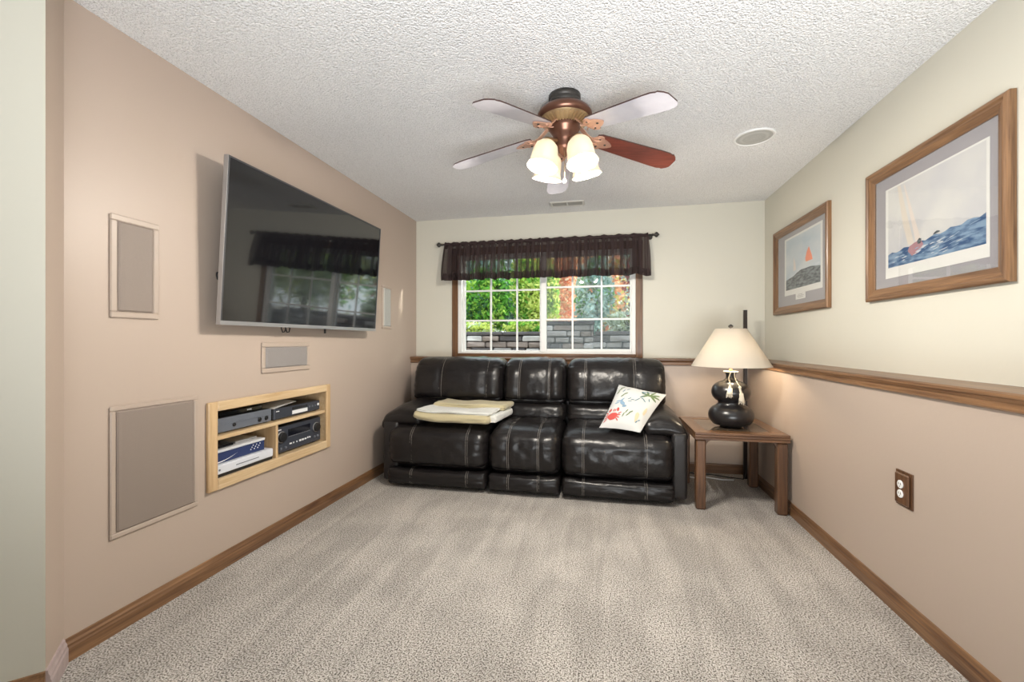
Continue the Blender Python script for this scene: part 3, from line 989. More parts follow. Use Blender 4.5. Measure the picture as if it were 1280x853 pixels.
# ------------------------------------------------------------------ end table
tb = thing('end_table', (0.895, 3.37, 0), 'square oak end table with inset top beside the sofa', 'table')
TX0, TX1, TY0, TY1, TZ = 0.607, 1.183, 3.075, 3.70, 0.520
fw = 0.085
for (x0, x1, y0, y1, m) in ((TX0, TX1, TY0, TY0 + fw, 'table_x'), (TX0, TX1, TY1 - fw, TY1, 'table_x'),
                            (TX0, TX0 + fw, TY0 + fw, TY1 - fw, 'table_y'), (TX1 - fw, TX1, TY0 + fw, TY1 - fw, 'table_y')):
    MB().box(x0, x1, y0, y1, TZ - 0.016, TZ, b=0.003).build('top_rail', M[m], tb)
MB().box(TX0 + fw, TX1 - fw, TY0 + fw, TY1 - fw, TZ - 0.014, TZ - 0.004).build('top_panel', mat('smoked_glass_inset', (0.10, 0.075, 0.055), 0.08, coat=0.5), tb)
ap = MB()
for z0, z1, e in ((TZ - 0.0335, TZ - 0.0175, 0.0), (TZ - 0.051, TZ - 0.035, 0.0)):
    ap.box(TX0 + e, TX1 - e, TY0 + e, TY0 + 0.04, z0, z1, b=0.003); ap.box(TX0 + e, TX1 - e, TY1 - 0.04, TY1 - e, z0, z1, b=0.003)
    ap.box(TX0 + e, TX0 + 0.04, TY0 + 0.04, TY1 - 0.04, z0, z1, b=0.003); ap.box(TX1 - 0.04, TX1 - e, TY0 + 0.04, TY1 - 0.04, z0, z1, b=0.003)
ap.box(TX0 + 0.006, TX1 - 0.006, TY0 + 0.006, TY1 - 0.006, TZ - 0.052, TZ - 0.0145)
ap.build('apron', M['table_x'], tb)
for sx in (0, 1):
    for sy in (0, 1):
        x = (TX0 + 0.010, TX1 - 0.010)[sx]; y = (TY0 + 0.010, TY1 - 0.010)[sy]
        dx, dy = (1, -1)[sx], (1, -1)[sy]
        w = 0.062
        m = MB()
        m.box(min(x, x + dx * w), max(x, x + dx * w), min(y, y + dy * w), max(y, y + dy * w), 0, TZ - 0.052, b=0.008)
        # curved corner brackets
        for ax in (0, 1):
            arc = [(0.0, 0.0)] + [(0.05 * (1 - math.sin(a)), -0.05 * (1 - math.cos(a))) for a in [i * math.pi / 12 for i in range(7)]]
            poly = []
            for (h, zz) in arc:
                if ax == 0:
                    poly.append((x + dx * (w + h), y + dy * 0.012, TZ - 0.052 + zz))
                else:
                    poly.append((x + dx * 0.012, y + dy * (w + h), TZ - 0.052 + zz))
            m.prism(poly, (0, dy * 0.03, 0) if ax == 0 else (dx * 0.03, 0, 0))
        m.build('leg', M['table_z'], tb)

# ------------------------------------------------------------------ table lamp
LPX, LPY = 0.900, 3.345
lm = thing('table_lamp', (LPX, LPY, TZ), 'black double-gourd table lamp with cream conical shade on end table', 'lamp')
prof = [(0.072, 0.0), (0.078, 0.004), (0.078, 0.012)]
for k in range(1, 12):
    a = -1.05 + k * (2.25 / 12)
    prof.append((0.148 * math.cos(a) ** 0.62 if math.cos(a) > 0 else 0.05, 0.078 + 0.083 * math.sin(a)))
prof.append((0.084, 0.165))
for k in range(0, 12):
    a = -0.95 + k * (2.2 / 11)
    prof.append((0.128 * max(math.cos(a), 0.02) ** 0.75, 0.245 + 0.083 * math.sin(a)))
prof += [(0.036, 0.338), (0.030, 0.352), (0.033, 0.372), (0.042, 0.384), (0.042, 0.390), (0.02, 0.392)]
MB().lathe(prof, (LPX, LPY, TZ), n=40).build('gourd_body', M['gourd'], lm)
sh = MB()
sh.lathe([(0.262, 0.428), (0.102, 0.695), (0.0995, 0.695), (0.2595, 0.428), (0.262, 0.428)], (LPX, LPY, TZ), n=48, cap=False)
shade = sh.build('lamp_shade', M['lamp_shade'], lm)
fnl = MB().lathe([(0.004, 0.66), (0.004, 0.70), (0.012, 0.703), (0.017, 0.71), (0.015, 0.718), (0.006, 0.724), (0.001, 0.727)], (LPX, LPY, TZ), n=16)
for a in (0, 2.094, 4.188):
    fnl.tube([(LPX, LPY, TZ + 0.688), (LPX + 0.1 * math.cos(a), LPY + 0.1 * math.sin(a), TZ + 0.690)], 0.002, n=5)
fnl.build('finial', M['dark_bronze'], lm)
hp = MB().tube([(LPX, LPY, TZ + 0.388), (LPX, LPY, TZ + 0.44)], 0.012, n=10)
hp.tube([(LPX, LPY, TZ + 0.44), (LPX + 0.05, LPY, TZ + 0.48), (LPX + 0.055, LPY, TZ + 0.56), (LPX, LPY, TZ + 0.668)], 0.002, n=5)
hp.tube([(LPX, LPY, TZ + 0.44), (LPX - 0.05, LPY, TZ + 0.48), (LPX - 0.055, LPY, TZ + 0.56), (LPX, LPY, TZ + 0.668)], 0.002, n=5)
hp.build('harp', M['brass'], lm)
tie = MB().lathe([(0.0, 0.384), (0.047, 0.384), (0.05, 0.388), (0.047, 0.3925), (0.0, 0.3925)], (LPX, LPY, TZ), n=20, cap=False)
tie.build('neck_cord', M['cord_cream'], lm)


def gourd_front(dx, z):
    """point on the front of the upper gourd"""
    best = min((p for p in prof if p[1] > 0.165), key=lambda p: abs(p[1] - (z - TZ)))
    r_ = best[0] + 0.006
    a = math.asin(max(-1, min(1, dx / r_)))
    return Vector((LPX + dx, LPY - r_ * math.cos(a), z))


for (dx0, dx1, zt, zb) in ((-0.012, -0.045, 0.838, 0.755), (0.012, 0.040, 0.818, 0.708)):
    tq = MB()
    pts = [gourd_front(dx0 + (dx1 * 0.6 - dx0) * k / 6, 0.905 - (0.905 - zt) * k / 6) for k in range(7)]
    tq.tube(pts, 0.0042, n=6)
    p0, p1 = gourd_front(dx1 * 0.6, zt), gourd_front(dx1, zb)
    p1.y = min(p1.y, p0.y + 0.01)
    ax = (p1 - p0)
    tq.lathe([(0.003, 0), (0.010, 0.006), (0.009, 0.014), (0.007, 0.018), (0.014, ax.length * .6), (0.021, ax.length)], p0 - Vector((0, 0.01, 0)), ax, n=12)
    for k in range(10):
        a = k * 0.628
        q = Vector((0.017 * math.cos(a), 0.017 * math.sin(a) - 0.01, 0))
        tq.tube([p0 - Vector((0, 0.01, 0)) + ax * 0.45 + q * .7, p1 + q, p1 + q * 1.1 + Vector((0, 0, -0.010 - 0.004 * (k % 3)))], 0.0028, n=4)
    tq.build('tassel', M['cord_cream'], lm)
lamp('table_lamp_bulb', (LPX, LPY, TZ + 0.52), 7.0, (1.0, 0.84, 0.62), 0.03)

# cords by the table
c1 = MB().tube([(1.13, 3.72, 0.47), (1.15, 3.72, 0.33), (1.13, 3.70, 0.15), (1.10, 3.74, 0.03), (1.02, 3.85, 0.006), (0.9, 3.90, 0.006), (0.78, 3.89, 0.006), (0.70, 3.93, 0.006)], 0.0045, n=6)
tag(c1.build('lamp_cord', M['black']), 'black lamp cord hanging behind the end table to the carpet', 'cord')
c2 = MB().tube([(0.66, 3.82, 0.006), (0.74, 3.78, 0.006), (0.82, 3.82, 0.006), (0.95, 3.77, 0.006), (1.04, 3.78, 0.006)], 0.005, n=6)
tag(c2.build('extension_cord', M['white']), 'white cord lying on the carpet under the end table', 'cord')

# dark pole standing in the corner behind the lamp
pw = thing('wooden_pole', (1.148, 3.86, 0), 'slim dark wooden pole standing in corner behind the lamp', 'pole')
MB().box(1.1345, 1.1615, 3.8465, 3.8735, 0.0, 1.376, b=0.003).build('shaft', mat('dark_walnut', (0.022, 0.014, 0.011), 0.35), pw)
MB().box(1.134, 1.162, 3.846, 3.874, 1.374, 1.381, b=0.002).build('end_cap', M['black'], pw)

# ------------------------------------------------------------------ valance and rod
RZ, RY = 2.072, 4.020
rod = thing('curtain_rod', (-0.55, RY, RZ), 'dark bronze curtain rod with ball finials above window', 'curtain rod')
MB().tube([(-1.535, RY, RZ), (0.438, RY, RZ)], 0.009, n=12).build('rod', M['dark_bronze'], rod)
for x, s in ((-1.535, -1), (0.438, 1)):
    MB().lathe([(0.009, -0.002), (0.013, 0.0), (0.013, 0.006), (0.008, 0.010), (0.010, 0.016), (0.022, 0.028), (0.024, 0.036), (0.019, 0.046), (0.010, 0.052), (0.006, 0.058), (0.001, 0.06)],
               (x, RY, RZ), (s, 0, 0), n=16).build('finial', M['dark_bronze'], rod)
    MB().tube([(x - s * 0.012, RY, RZ), (x - s * 0.012, D - 0.004, RZ - 0.004)], 0.006, n=8).lathe([(0.022, 0), (0.022, 0.006)], (x - s * 0.012, D - 0.007, RZ - 0.004), (0, 1, 0), n=14).build('bracket', M['dark_bronze'], rod)


def valance(x0, x1, label, seed, freq):
    t = thing('valance', ((x0 + x1) / 2, RY, RZ), label, 'valance')
    g = random.Random(seed)
    W = x1 - x0
    ph = [g.uniform(0, 6.28) for _ in range(4)]

    def fold(x, v):
        a = 0.016 + 0.030 * min(1, v * 1.4)
        w = 0.55 * math.sin(freq * x + ph[0] + 1.6 * math.sin(5 * x + ph[1])) + 0.35 * math.sin(freq * 1.9 * x + ph[2] + 0.9 * math.sin(9 * x)) + 0.2 * math.sin(freq * 3.3 * x + ph[3])
        return a * w

    def side(u, v):       # the outer ends belly outwards
        b = 0.020 * math.sin(min(1, v) * math.pi * 0.55)
        return -b * max(0, 1 - u * 9) * (x0 < -1) + b * max(0, 1 - (1 - u) * 9) * (x1 > 0)

    def bottom(x):
        return 1.703 + 0.012 * noise.noise(Vector((x * 9, seed, 0))) + 0.010 * abs(math.sin(freq * 0.5 * x + ph[1]))

    def skirt(u, v):
        x = x0 + W * u
        zb = bottom(x)
        z = (RZ - 0.018) + (zb - RZ + 0.018) * v
        y = RY - 0.030 - fold(x, v) - 0.030 * math.sin(v * math.pi * 0.62) - 0.012 * v
        return (x + side(u, v) + 0.004 * noise.noise(Vector((x * 20, v * 2, seed))), y, z)
    MB().grid(skirt, 260, 14).build('skirt', M['valance'], t)

    def tuck(u, v):       # lower edge turned back up inside
        x = x0 + W * u
        z = bottom(x) + 0.075 * v + 0.004 * math.sin(v * math.pi)
        y = RY - 0.030 - fold(x, 1) - 0.040 + 0.055 * math.sin(v * math.pi * 0.5) + 0.006 * noise.noise(Vector((x * 30, v, 2.0)))
        return (x + side(u, 1), y, z - 0.008 * math.sin(v * math.pi))
    MB().grid(tuck, 260, 5).build('tucked_hem', M['valance'], t)

    def header(u, v):
        x = x0 + W * u
        a = v * 2 * math.pi
        k = 0.0145 + 0.0035 * math.sin(freq * 1.3 * x + ph[2]) + 0.002 * math.sin(freq * 2.7 * x)
        return (x, RY + k * math.sin(a), RZ + (0.008 if 0.25 < v < .75 else 0) * 0 + k * 1.25 * math.cos(a))
    MB().grid(header, 120, 12).build('rod_pocket', M['valance_header'], t)
    return t


valance(-1.505, -0.562, 'left dark brown sheer valance panel gathered on window rod', 3, 52)
valance(-0.556, 0.402, 'right dark brown sheer valance panel with wider folds on window rod', 8, 36)

# ------------------------------------------------------------------ television
tilt, yaw = 0.0602, 0.0166
BLc = Vector((-1.754, 1.707, 1.2043))
TW, TH = 1.38, 1.38 * 0.577
# local axes: X along the wall, Y into the wall, Z up
uax = Vector((math.sin(yaw), math.cos(yaw), 0))
nax = Vector((math.cos(yaw), -math.sin(yaw), 0))
vax = Vector((0, 0, 1)) * math.cos(tilt) + nax * math.sin(tilt)
fax = uax.cross(vax).normalized()
if fax.x < 0:
    fax = -fax           # out of the screen
tv = thing('television', (LX, 2.39, 1.6), 'large flat television tilted forward on the left wall mount', 'television')


def tvp(u, v, d):
    return BLc + uax * u + vax * v + fax * d


def tvbox(mb_, u0, u1, v0, v1, d0, d1, mi=0):
    vs_ = [tvp(u, v, d) for d in (d0, d1) for v in (v0, v1) for u in (u0, u1)]
    return mb_.add(vs_, [(0, 2, 3, 1), (4, 5, 7, 6), (0, 1, 5, 4), (2, 6, 7, 3), (0, 4, 6, 2), (1, 3, 7, 5)], mi)


bz = MB()
e = 0.009
tvbox(bz, 0.002, TW - 0.002, TH - e, TH - 0.001, -0.020, 0.002)
tvbox(bz, 0.002, e, 0.020, TH - e, -0.020, 0.002); tvbox(bz, TW - e, TW - 0.002, 0.020, TH - e, -0.020, 0.002)
bz.build('bezel', M['tv_bezel'], tv)
ed = MB()
tvbox(ed, -0.001, TW + 0.001, 0, 0.020, -0.022, 0.0025); tvbox(ed, -0.001, 0.002, 0.02, TH, -0.022, 0.001); tvbox(ed, TW - 0.002, TW + 0.001, 0.02, TH, -0.022, 0.001)
ed.build('metal_edge', M['silver'], tv)
tvbox(MB(), e, TW - e, 0.020, TH - e, -0.012, -0.001).build('screen', M['screen'], tv)
bk = MB(); tvbox(bk, 0.004, TW - 0.004, 0.004, TH - 0.004, -0.028, -0.0125); tvbox(bk, 0.15, TW - 0.15, 0.03, 0.50, -0.056, -0.028)
bk.build('back_housing', M['black'], tv)
mt = MB().box(LX + 0.001, LX + 0.012, 2.19, 2.61, 1.48, 1.80)
mt.box(LX + 0.012, LX + 0.045, 2.26, 2.30, 1.50, 1.78); mt.box(LX + 0.012, LX + 0.045, 2.50, 2.54, 1.50, 1.78)
mt.build('wall_mount', M['black'], tv)
for dy in (0.0, 0.035):
    y0 = 2.166 + dy
    lp = [(-1.79, y0 - 0.012, 1.23), (-1.79, y0 - 0.018, 1.20), (-1.79, y0 - 0.008, 1.178), (-1.79, y0 + 0.008, 1.180), (-1.79, y0 + 0.016, 1.20), (-1.79, y0 + 0.012, 1.23)]
    MB().tube(lp, 0.0035, n=6).build('cable', M['black'], tv)
MB().box(-1.795, -1.790, 2.54, 2.556, 1.178, 1.235).build('strap', M['black'], tv)
MB().tube([(-1.83, 1.80, 1.47), (-1.81, 1.745, 1.455), (-1.80, 1.735, 1.44), (-1.81, 1.75, 1.425), (-1.83, 1.80, 1.42)], 0.004, n=6).build('cable', M['black'], tv)

# ------------------------------------------------------------------ in-wall speakers on the left wall
def wall_speaker(y0, y1, z0, z1, bezel, gm, label, bm):
    t = thing('wall_speaker', (LX, (y0 + y1) / 2, (z0 + z1) / 2), label, 'speaker')
    m = MB()
    x = LX
    for (a, b, c, d) in ((y0, y1, z0, z0 + bezel), (y0, y1, z1 - bezel, z1), (y0, y0 + bezel, z0 + bezel, z1 - bezel), (y1 - bezel, y1, z0 + bezel, z1 - bezel)):
        m.box(x, x + 0.010, a, b, c, d, b=0.0035)
    m.build('bezel', bm, t)
    g = MB()
    g.box(x - 0.001, x + 0.0125, y0 + bezel + 0.002, y1 - bezel - 0.002, z0 + bezel + 0.002, z1 - bezel - 0.002, b=0.005)
    g.box(x - 0.03, x + 0.0055, y0 + bezel, y1 - bezel, z0 + bezel, z1 - bezel)
    g.build('grille', gm, t)
    return t


wall_speaker(1.305, 1.490, 1.218, 1.618, 0.024, M['grille'], 'tall almond in-wall speaker left of the television', M['almond'])
wall_speaker(3.393, 3.560, 1.232, 1.608, 0.022, M['grille_white'], 'pale in-wall speaker right of the television near window corner', M['almond'])
wall_speaker(2.056, 2.456, 0.947, 1.119, 0.026, M['grille_grey'], 'wide grey in-wall speaker between television and media niche', M['almond'])
wall_speaker(1.304, 1.671, 0.364, 0.876, 0.020, M['grille'], 'large square-edged subwoofer grille low beside the media niche', M['almond'])

# ------------------------------------------------------------------ media niche
nx = LX + 0.020
ni = thing('media_cabinet', (LX, 2.19, 0.395), 'light oak framed built-in shelf niche holding audio equipment', 'cabinet')
OY0, OY1, OZ0, OZ1 = 1.716, 2.656, 0.402, 0.832
IY0, IY1, IZ0, IZ1 = 1.768, 2.614, 0.453, 0.786
MB().box(LX, nx, OY0, IY0, OZ0, OZ1, b=0.004).build('stile', M['niche_z'], ni)
MB().box(LX, nx, IY1, OY1, OZ0, OZ1, b=0.004).build('stile', M['niche_z'], ni)
MB().box(LX, nx, IY0, IY1, IZ1, OZ1, b=0.003).build('rail', M['niche_y'], ni)
MB().box(LX, nx, IY0, IY1, OZ0, IZ0, b=0.003).build('rail', M['niche_y'], ni)
XB = LX - 0.46
cs = MB()
cs.box(XB - 0.012, XB, NY0, NY1, NZ0, NZ1)
cs.box(XB, LX, NY0, NY0 + 0.015, NZ0, NZ1); cs.box(XB, LX, NY1 - 0.015, NY1, NZ0, NZ1)
cs.box(XB, LX, NY0 + 0.015, NY1 - 0.015, NZ0, NZ0 + 0.018); cs.box(XB, LX, NY0 + 0.015, NY1 - 0.015, NZ1 - 0.015, NZ1)
cs.build('carcass', M['niche_y'], ni)
FL = NZ0 + 0.018
DY = 2.176
SZ0, SZ1 = 0.640, 0.660
MB().box(XB, LX + 0.004, NY0 + 0.015, NY1 - 0.015, SZ0, SZ1, b=0.002).build('shelf', M['niche_y'], ni)
MB().box(XB, LX + 0.003, DY - 0.009, DY + 0.009, FL, SZ0, b=0.002).build('divider', M['niche_z'], ni)

navy = mat('blue_grey_metal', (0.055, 0.062, 0.082), 0.35, metal=0.3)
slate = mat('slate_plastic', (0.13, 0.145, 0.175), 0.35)
label_white = mat('white_print', (0.75, 0.76, 0.78), 0.5)
display = mat('dark_display', (0.006, 0.007, 0.012), 0.08)
blue_box = mat('deep_blue_card', (0.035, 0.05, 0.13), 0.25)

# upper left: wide grey disc player
dp = thing('disc_player', (LX - 0.2, 1.98, SZ1), 'wide grey-blue disc player on upper left shelf of niche', 'player')
xf = LX - 0.025
MB().box(xf - 0.30, xf - 0.012, 1.765, 2.165, SZ1 + 0.006, SZ1 + 0.078, b=0.003).build('body', M['black'], dp)
f = MB().box(xf - 0.012, xf, 1.765, 2.165, SZ1 + 0.006, SZ1 + 0.078, b=0.004)
f.box(xf, xf + 0.002, 1.77, 2.16, SZ1 + 0.044, SZ1 + 0.048)
f.build('front_panel', slate, dp)
MB().lathe([(0.010, 0), (0.010, 0.004), (0.007, 0.006)], (xf, 1.905, SZ1 + 0.034), (1, 0, 0), n=16).build('button', M['black'], dp)
for y in (2.075, 2.125):
    MB().lathe([(0.013, 0), (0.013, 0.003), (0.009, 0.005)], (xf, y, SZ1 + 0.030), (1, 0, 0), n=16).build('button', M['black'], dp)
for y in (1.79, 2.14):
    for x in (xf - 0.28, xf - 0.03):
        MB().box(x - 0.012, x + 0.012, y - 0.012, y + 0.012, SZ1, SZ1 + 0.006).build('foot', M['black'], dp)
# slim black box on top
bx = thing('cable_box', (xf - 0.12, 1.96, SZ1 + 0.078), 'slim black box lying on top of grey-blue disc player', 'box')
MB().box(xf - 0.26, xf - 0.03, 1.772, 2.13, SZ1 + 0.079, SZ1 + 0.104, b=0.003).build('case', M['black_gloss'], bx)
MB().box(xf - 0.03, xf - 0.028, 2.02, 2.05, SZ1 + 0.088, SZ1 + 0.096).build('indicator', label_white, bx)

# upper right: compact player with white label and paper on top
d2 = thing('compact_player', (LX - 0.2, 2.39, SZ1), 'small dark player with white label on upper right shelf', 'player')
MB().box(xf - 0.28, xf - 0.010, 2.185, 2.60, SZ1 + 0.006, SZ1 + 0.068, b=0.003).build('body', M['black'], d2)
MB().box(xf - 0.010, xf, 2.185, 2.60, SZ1 + 0.006, SZ1 + 0.068, b=0.004).build('front_panel', navy, d2)
MB().box(xf, xf + 0.0015, 2.335, 2.475, SZ1 + 0.044, SZ1 + 0.060).build('disc_tray', display, d2)
MB().box(xf, xf + 0.0015, 2.335, 2.475, SZ1 + 0.016, SZ1 + 0.038).build('label', label_white, d2)
MB().box(xf, xf + 0.0012, 2.20, 2.225, SZ1 + 0.050, SZ1 + 0.055).build('marking', label_white, d2)
for y in (2.495, 2.525, 2.552):
    MB().lathe([(0.006, 0), (0.006, 0.003)], (xf, y, SZ1 + 0.040), (1, 0, 0), n=10).build('button', slate, d2)
MB().lathe([(0.009, 0), (0.009, 0.003)], (xf, 2.582, SZ1 + 0.044), (1, 0, 0), n=12).build('button', label_white, d2)
for y in (2.21, 2.575):
    for x in (xf - 0.26, xf - 0.03):
        MB().box(x - 0.012, x + 0.012, y - 0.012, y + 0.012, SZ1, SZ1 + 0.006).build('foot', M['black'], d2)
pp = MB()
pp.grid(lambda u, v: (xf - 0.005 - 0.15 * u, 2.19 + 0.19 * v - 0.02 * u, SZ1 + 0.070 + 0.030 * v * (1 - 0.3 * v) + 0.008 * math.sin(u * 3) * v), 6, 8)
pp.grid(lambda u, v: (xf - 0.005 - 0.15 * u, 2.19 + 0.19 * v - 0.02 * u, SZ1 + 0.0685 + 0.030 * v * (1 - 0.3 * v) + 0.008 * math.sin(u * 3) * v - .0002), 6, 8)
tag(pp.build('instruction_leaflet', label_white), 'curled white leaflet lying on small dark player', 'paper')

# lower right: receiver
av = thing('stereo_receiver', (LX - 0.2, 2.39, FL), 'large black stereo receiver with two knobs on lower right shelf', 'receiver')
MB().box(xf - 0.36, xf - 0.012, 2.192, 2.608, FL + 0.012, SZ0 - 0.022, b=0.003).build('body', M['black'], av)
RZ0, RZ1 = FL + 0.010, SZ0 - 0.026
MB().box(xf - 0.012, xf, 2.190, 2.610, RZ0, RZ1, b=0.005).build('front_panel', navy, av)
MB().box(xf, xf + 0.002, 2.300, 2.500, RZ0 + 0.088, RZ0 + 0.130).build('display', display, av)
MB().box(xf, xf + 0.0022, 2.300, 2.500, RZ0 + 0.083, RZ0 + 0.0855).build('trim_strip', M['silver'], av)
for y, r_ in ((2.243, 0.030), (2.560, 0.028)):
    k = MB().lathe([(r_, 0), (r_, 0.014), (r_ * 0.9, 0.018)], (xf, y, RZ0 + 0.094), (1, 0, 0), n=24).build('knob', M['black'], av)
    MB().lathe([(r_ * 1.02, 0.001), (r_ * 1.14, 0.001), (r_ * 1.14, 0.004), (r_ * 1.02, 0.004)], (xf, y, RZ0 + 0.094), (1, 0, 0), n=24, cap=False).build('knob_ring', M['silver'], k)
for j, (y, z, w, h) in enumerate([(2.225, 0.136, 0.030, 0.006), (2.32, 0.036, 0.018, 0.008), (2.346, 0.036, 0.010, 0.008), (2.375, 0.036, 0.006, 0.008), (2.405, 0.035, 0.016, 0.011),
                                  (2.430, 0.035, 0.016, 0.011), (2.455, 0.036, 0.016, 0.009), (2.478, 0.038, 0.008, 0.010), (2.497, 0.038, 0.010, 0.008)]):
    MB().box(xf, xf + 0.003, y - w / 2, y + w / 2, RZ0 + z, RZ0 + z + h).build('button' if j else 'marking', label_white, av)
for y, z in ((2.235, 0.026), (2.275, 0.026), (2.545, 0.034), (2.575, 0.034)):
    MB().lathe([(0.008, 0), (0.008, 0.006), (0.005, 0.008)], (xf, y, RZ0 + z), (1, 0, 0), n=12).build('jack', slate, av)
for y in (2.23, 2.57):
    for x in (xf - 0.32, xf - 0.04):
        MB().box(x - 0.015, x + 0.015, y - 0.015, y + 0.015, FL, FL + 0.012).build('foot', M['black'], av)

# lower left: console, blue box and disc cases
gc = thing('white_console', (LX - 0.2, 1.97, FL), 'flat white console with black base on lower left shelf', 'console')
MB().box(xf - 0.30, xf + 0.015, 1.772, 2.155, FL, FL + 0.016, b=0.002).build('base', M['black'], gc)
MB().box(xf - 0.30, xf + 0.018, 1.770, 2.158, FL + 0.016, FL + 0.062, b=0.004).build('case', mat('pale_console', (0.66, 0.68, 0.74), 0.35), gc)
MB().box(xf + 0.018, xf + 0.0195, 1.90, 2.05, FL + 0.036, FL + 0.040).build('disc_slot', slate, gc)
MB().lathe([(0.005, 0), (0.005, 0.002)], (xf + 0.018, 1.80, FL + 0.038), (1, 0, 0), n=10).build('button', slate, gc)
bb = thing('blue_box', (LX - 0.2, 1.96, FL + 0.062), 'deep blue glossy box with white swoosh on white console', 'box')
MB().box(xf - 0.26, xf - 0.008, 1.775, 2.12, FL + 0.062, FL + 0.116, b=0.002).build('carton', blue_box, bb)
sw = MB()
sw.add([(xf - 0.0065, 1.80 + 0.14 * t, FL + 0.066 + 0.030 * t * t + o * 0.006 * (1 - t)) for t in [i / 8 for i in range(9)] for o in (0, 1)], [(2 * i, 2 * i + 1, 2 * i + 3, 2 * i + 2) for i in range(8)])
for k in range(9):
    y = 2.02 + 0.008 * k; z = FL + 0.082 + 0.010 * ((k * 7) % 3)
    sw.box(xf - 0.008, xf - 0.0065, y, y + 0.005, z, z + 0.006)
tag(sw.build('printed_pattern', label_white, bb), kind='stuff')
MB().box(xf - 0.26, xf - 0.004, 1.773, 2.122, FL + 0.1165, FL + 0.130, b=0.002).build('lid', mat('pale_lid', (0.62, 0.63, 0.66), 0.3), bb)
for (x0, x1, y0, y1, z, lab, m) in ((xf - 0.17, xf - 0.03, 1.79, 1.93, 0.1315, 'dark disc case on stacked boxes in niche', M['black_gloss']),
                                    (xf - 0.20, xf - 0.04, 1.955, 2.10, 0.1315, 'clear grey disc case beside the dark one in niche', mat('grey_case', (0.42, 0.42, 0.42), 0.15))):
    t = thing('disc_case', ((x0 + x1) / 2, (y0 + y1) / 2, FL + z), lab, 'disc case')
    MB().box(x0, x1, y0, y1, FL + z, FL + z + 0.011, b=0.001).build('case', m, t)
    MB().box(x0 + 0.01, x1 - 0.01, y0 + 0.015, y1 - 0.005, FL + z + 0.011, FL + z + 0.0117).build('cover_insert', M['offwhite'] if m is not M['black_gloss'] else slate, t)

# ------------------------------------------------------------------ framed prints on the right wall
def sea_mat(name, deep, light, scale):
    m = mat(name, light, 0.85, vary=(scale, deep, 0.40, 0.60, (1, 0.8, 3.2)))
    return m


SKY1 = mat('print_sky', (0.58, 0.58, 0.56), 0.85, vary=(5, (0.47, 0.475, 0.50), 0.3, 0.65))
SKY2 = mat('print_sky_blue', (0.56, 0.59, 0.60), 0.85, vary=(4, (0.40, 0.48, 0.54), 0.3, 0.7, (1, 1, 2)))
SEA1 = sea_mat('print_blue_sea', (0.035, 0.085, 0.19), (0.20, 0.30, 0.42), 16)
SEA2 = sea_mat('print_grey_sea', (0.03, 0.04, 0.055), (0.16, 0.19, 0.20), 22)
SAIL = mat('print_cream_sail', (0.60, 0.55, 0.48), 0.85)
ORANGE = mat('print_orange_sail', (0.78, 0.24, 0.13), 0.85)
HULL = mat('print_hull', (0.36, 0.20, 0.22), 0.85)
FOAM = mat('print_foam', (0.52, 0.56, 0.60), 0.85)
WAVE = mat('print_wave', (0.25, 0.34, 0.45), 0.85)
PALE_SAIL = mat('print_pale_sail', (0.62, 0.56, 0.51), 0.85)


def picture(y0, y1, z0, z1, paper, image, label, draw, frame_w):
    t = thing('framed_print', (R, (y0 + y1) / 2, (z0 + z1) / 2), label, 'picture')
    # moulded frame: stepped profile swept round, each side a piece of its own
    prof_ = [(0.0, 0.0), (0.0, 0.020), (0.006, 0.026), (0.016, 0.027), (0.022, 0.021), (0.030, 0.021), (frame_w - 0.006, 0.013), (frame_w, 0.010), (frame_w, 0.0)]

    def side(pa, pb, ina, inb, m):
        vs_ = []
        for (i, h) in prof_:
            vs_.append((R - h, pa[0] + ina[0] * i, pa[1] + ina[1] * i))
        for (i, h) in prof_:
            vs_.append((R - h, pb[0] + inb[0] * i, pb[1] + inb[1] * i))
        n = len(prof_)
        fs = [(i, i + 1, n + i + 1, n + i) for i in range(n - 1)] + [tuple(range(n)), tuple(range(n, 2 * n))[::-1], (0, n, 2 * n - 1, n - 1)]
        MB().add(vs_, fs).build('frame_side', m, t)
    side((y1, z0), (y0, z0), (-1, 1), (1, 1), M['frame_y']); side((y1, z1), (y0, z1), (-1, -1), (1, -1), M['frame_y'])
    side((y1, z0), (y1, z1), (-1, 1), (-1, -1), M['frame_z']); side((y0, z0), (y0, z1), (1, 1), (1, -1), M['frame_z'])
    w = frame_w - 0.003
    MB().box(R - 0.004, R - 0.001, y0 + w, y1 - w, z0 + w, z1 - w).build('mat_board', M['mat_board'], t)
    pa, pb, pc, pd = paper
    MB().box(R - 0.0052, R - 0.004, pa, pb, pc, pd).build('paper', M['paper'], t)
    draw(t, image)
    MB().box(R - 0.0100, R - 0.0085, y0 + w, y1 - w, z0 + w, z1 - w).build('glass', M['picture_glass'], t)
    return t


def flat(name, pts, m, parent, lift):
    """flat printed shape on the paper: pts (y, z)"""
    x = R - 0.0052 - lift
    vs_ = [(x, y, z) for y, z in pts]
    o = MB().add(vs_, [tuple(range(len(pts)))]).build(name, m, parent, fix=False)
    return o


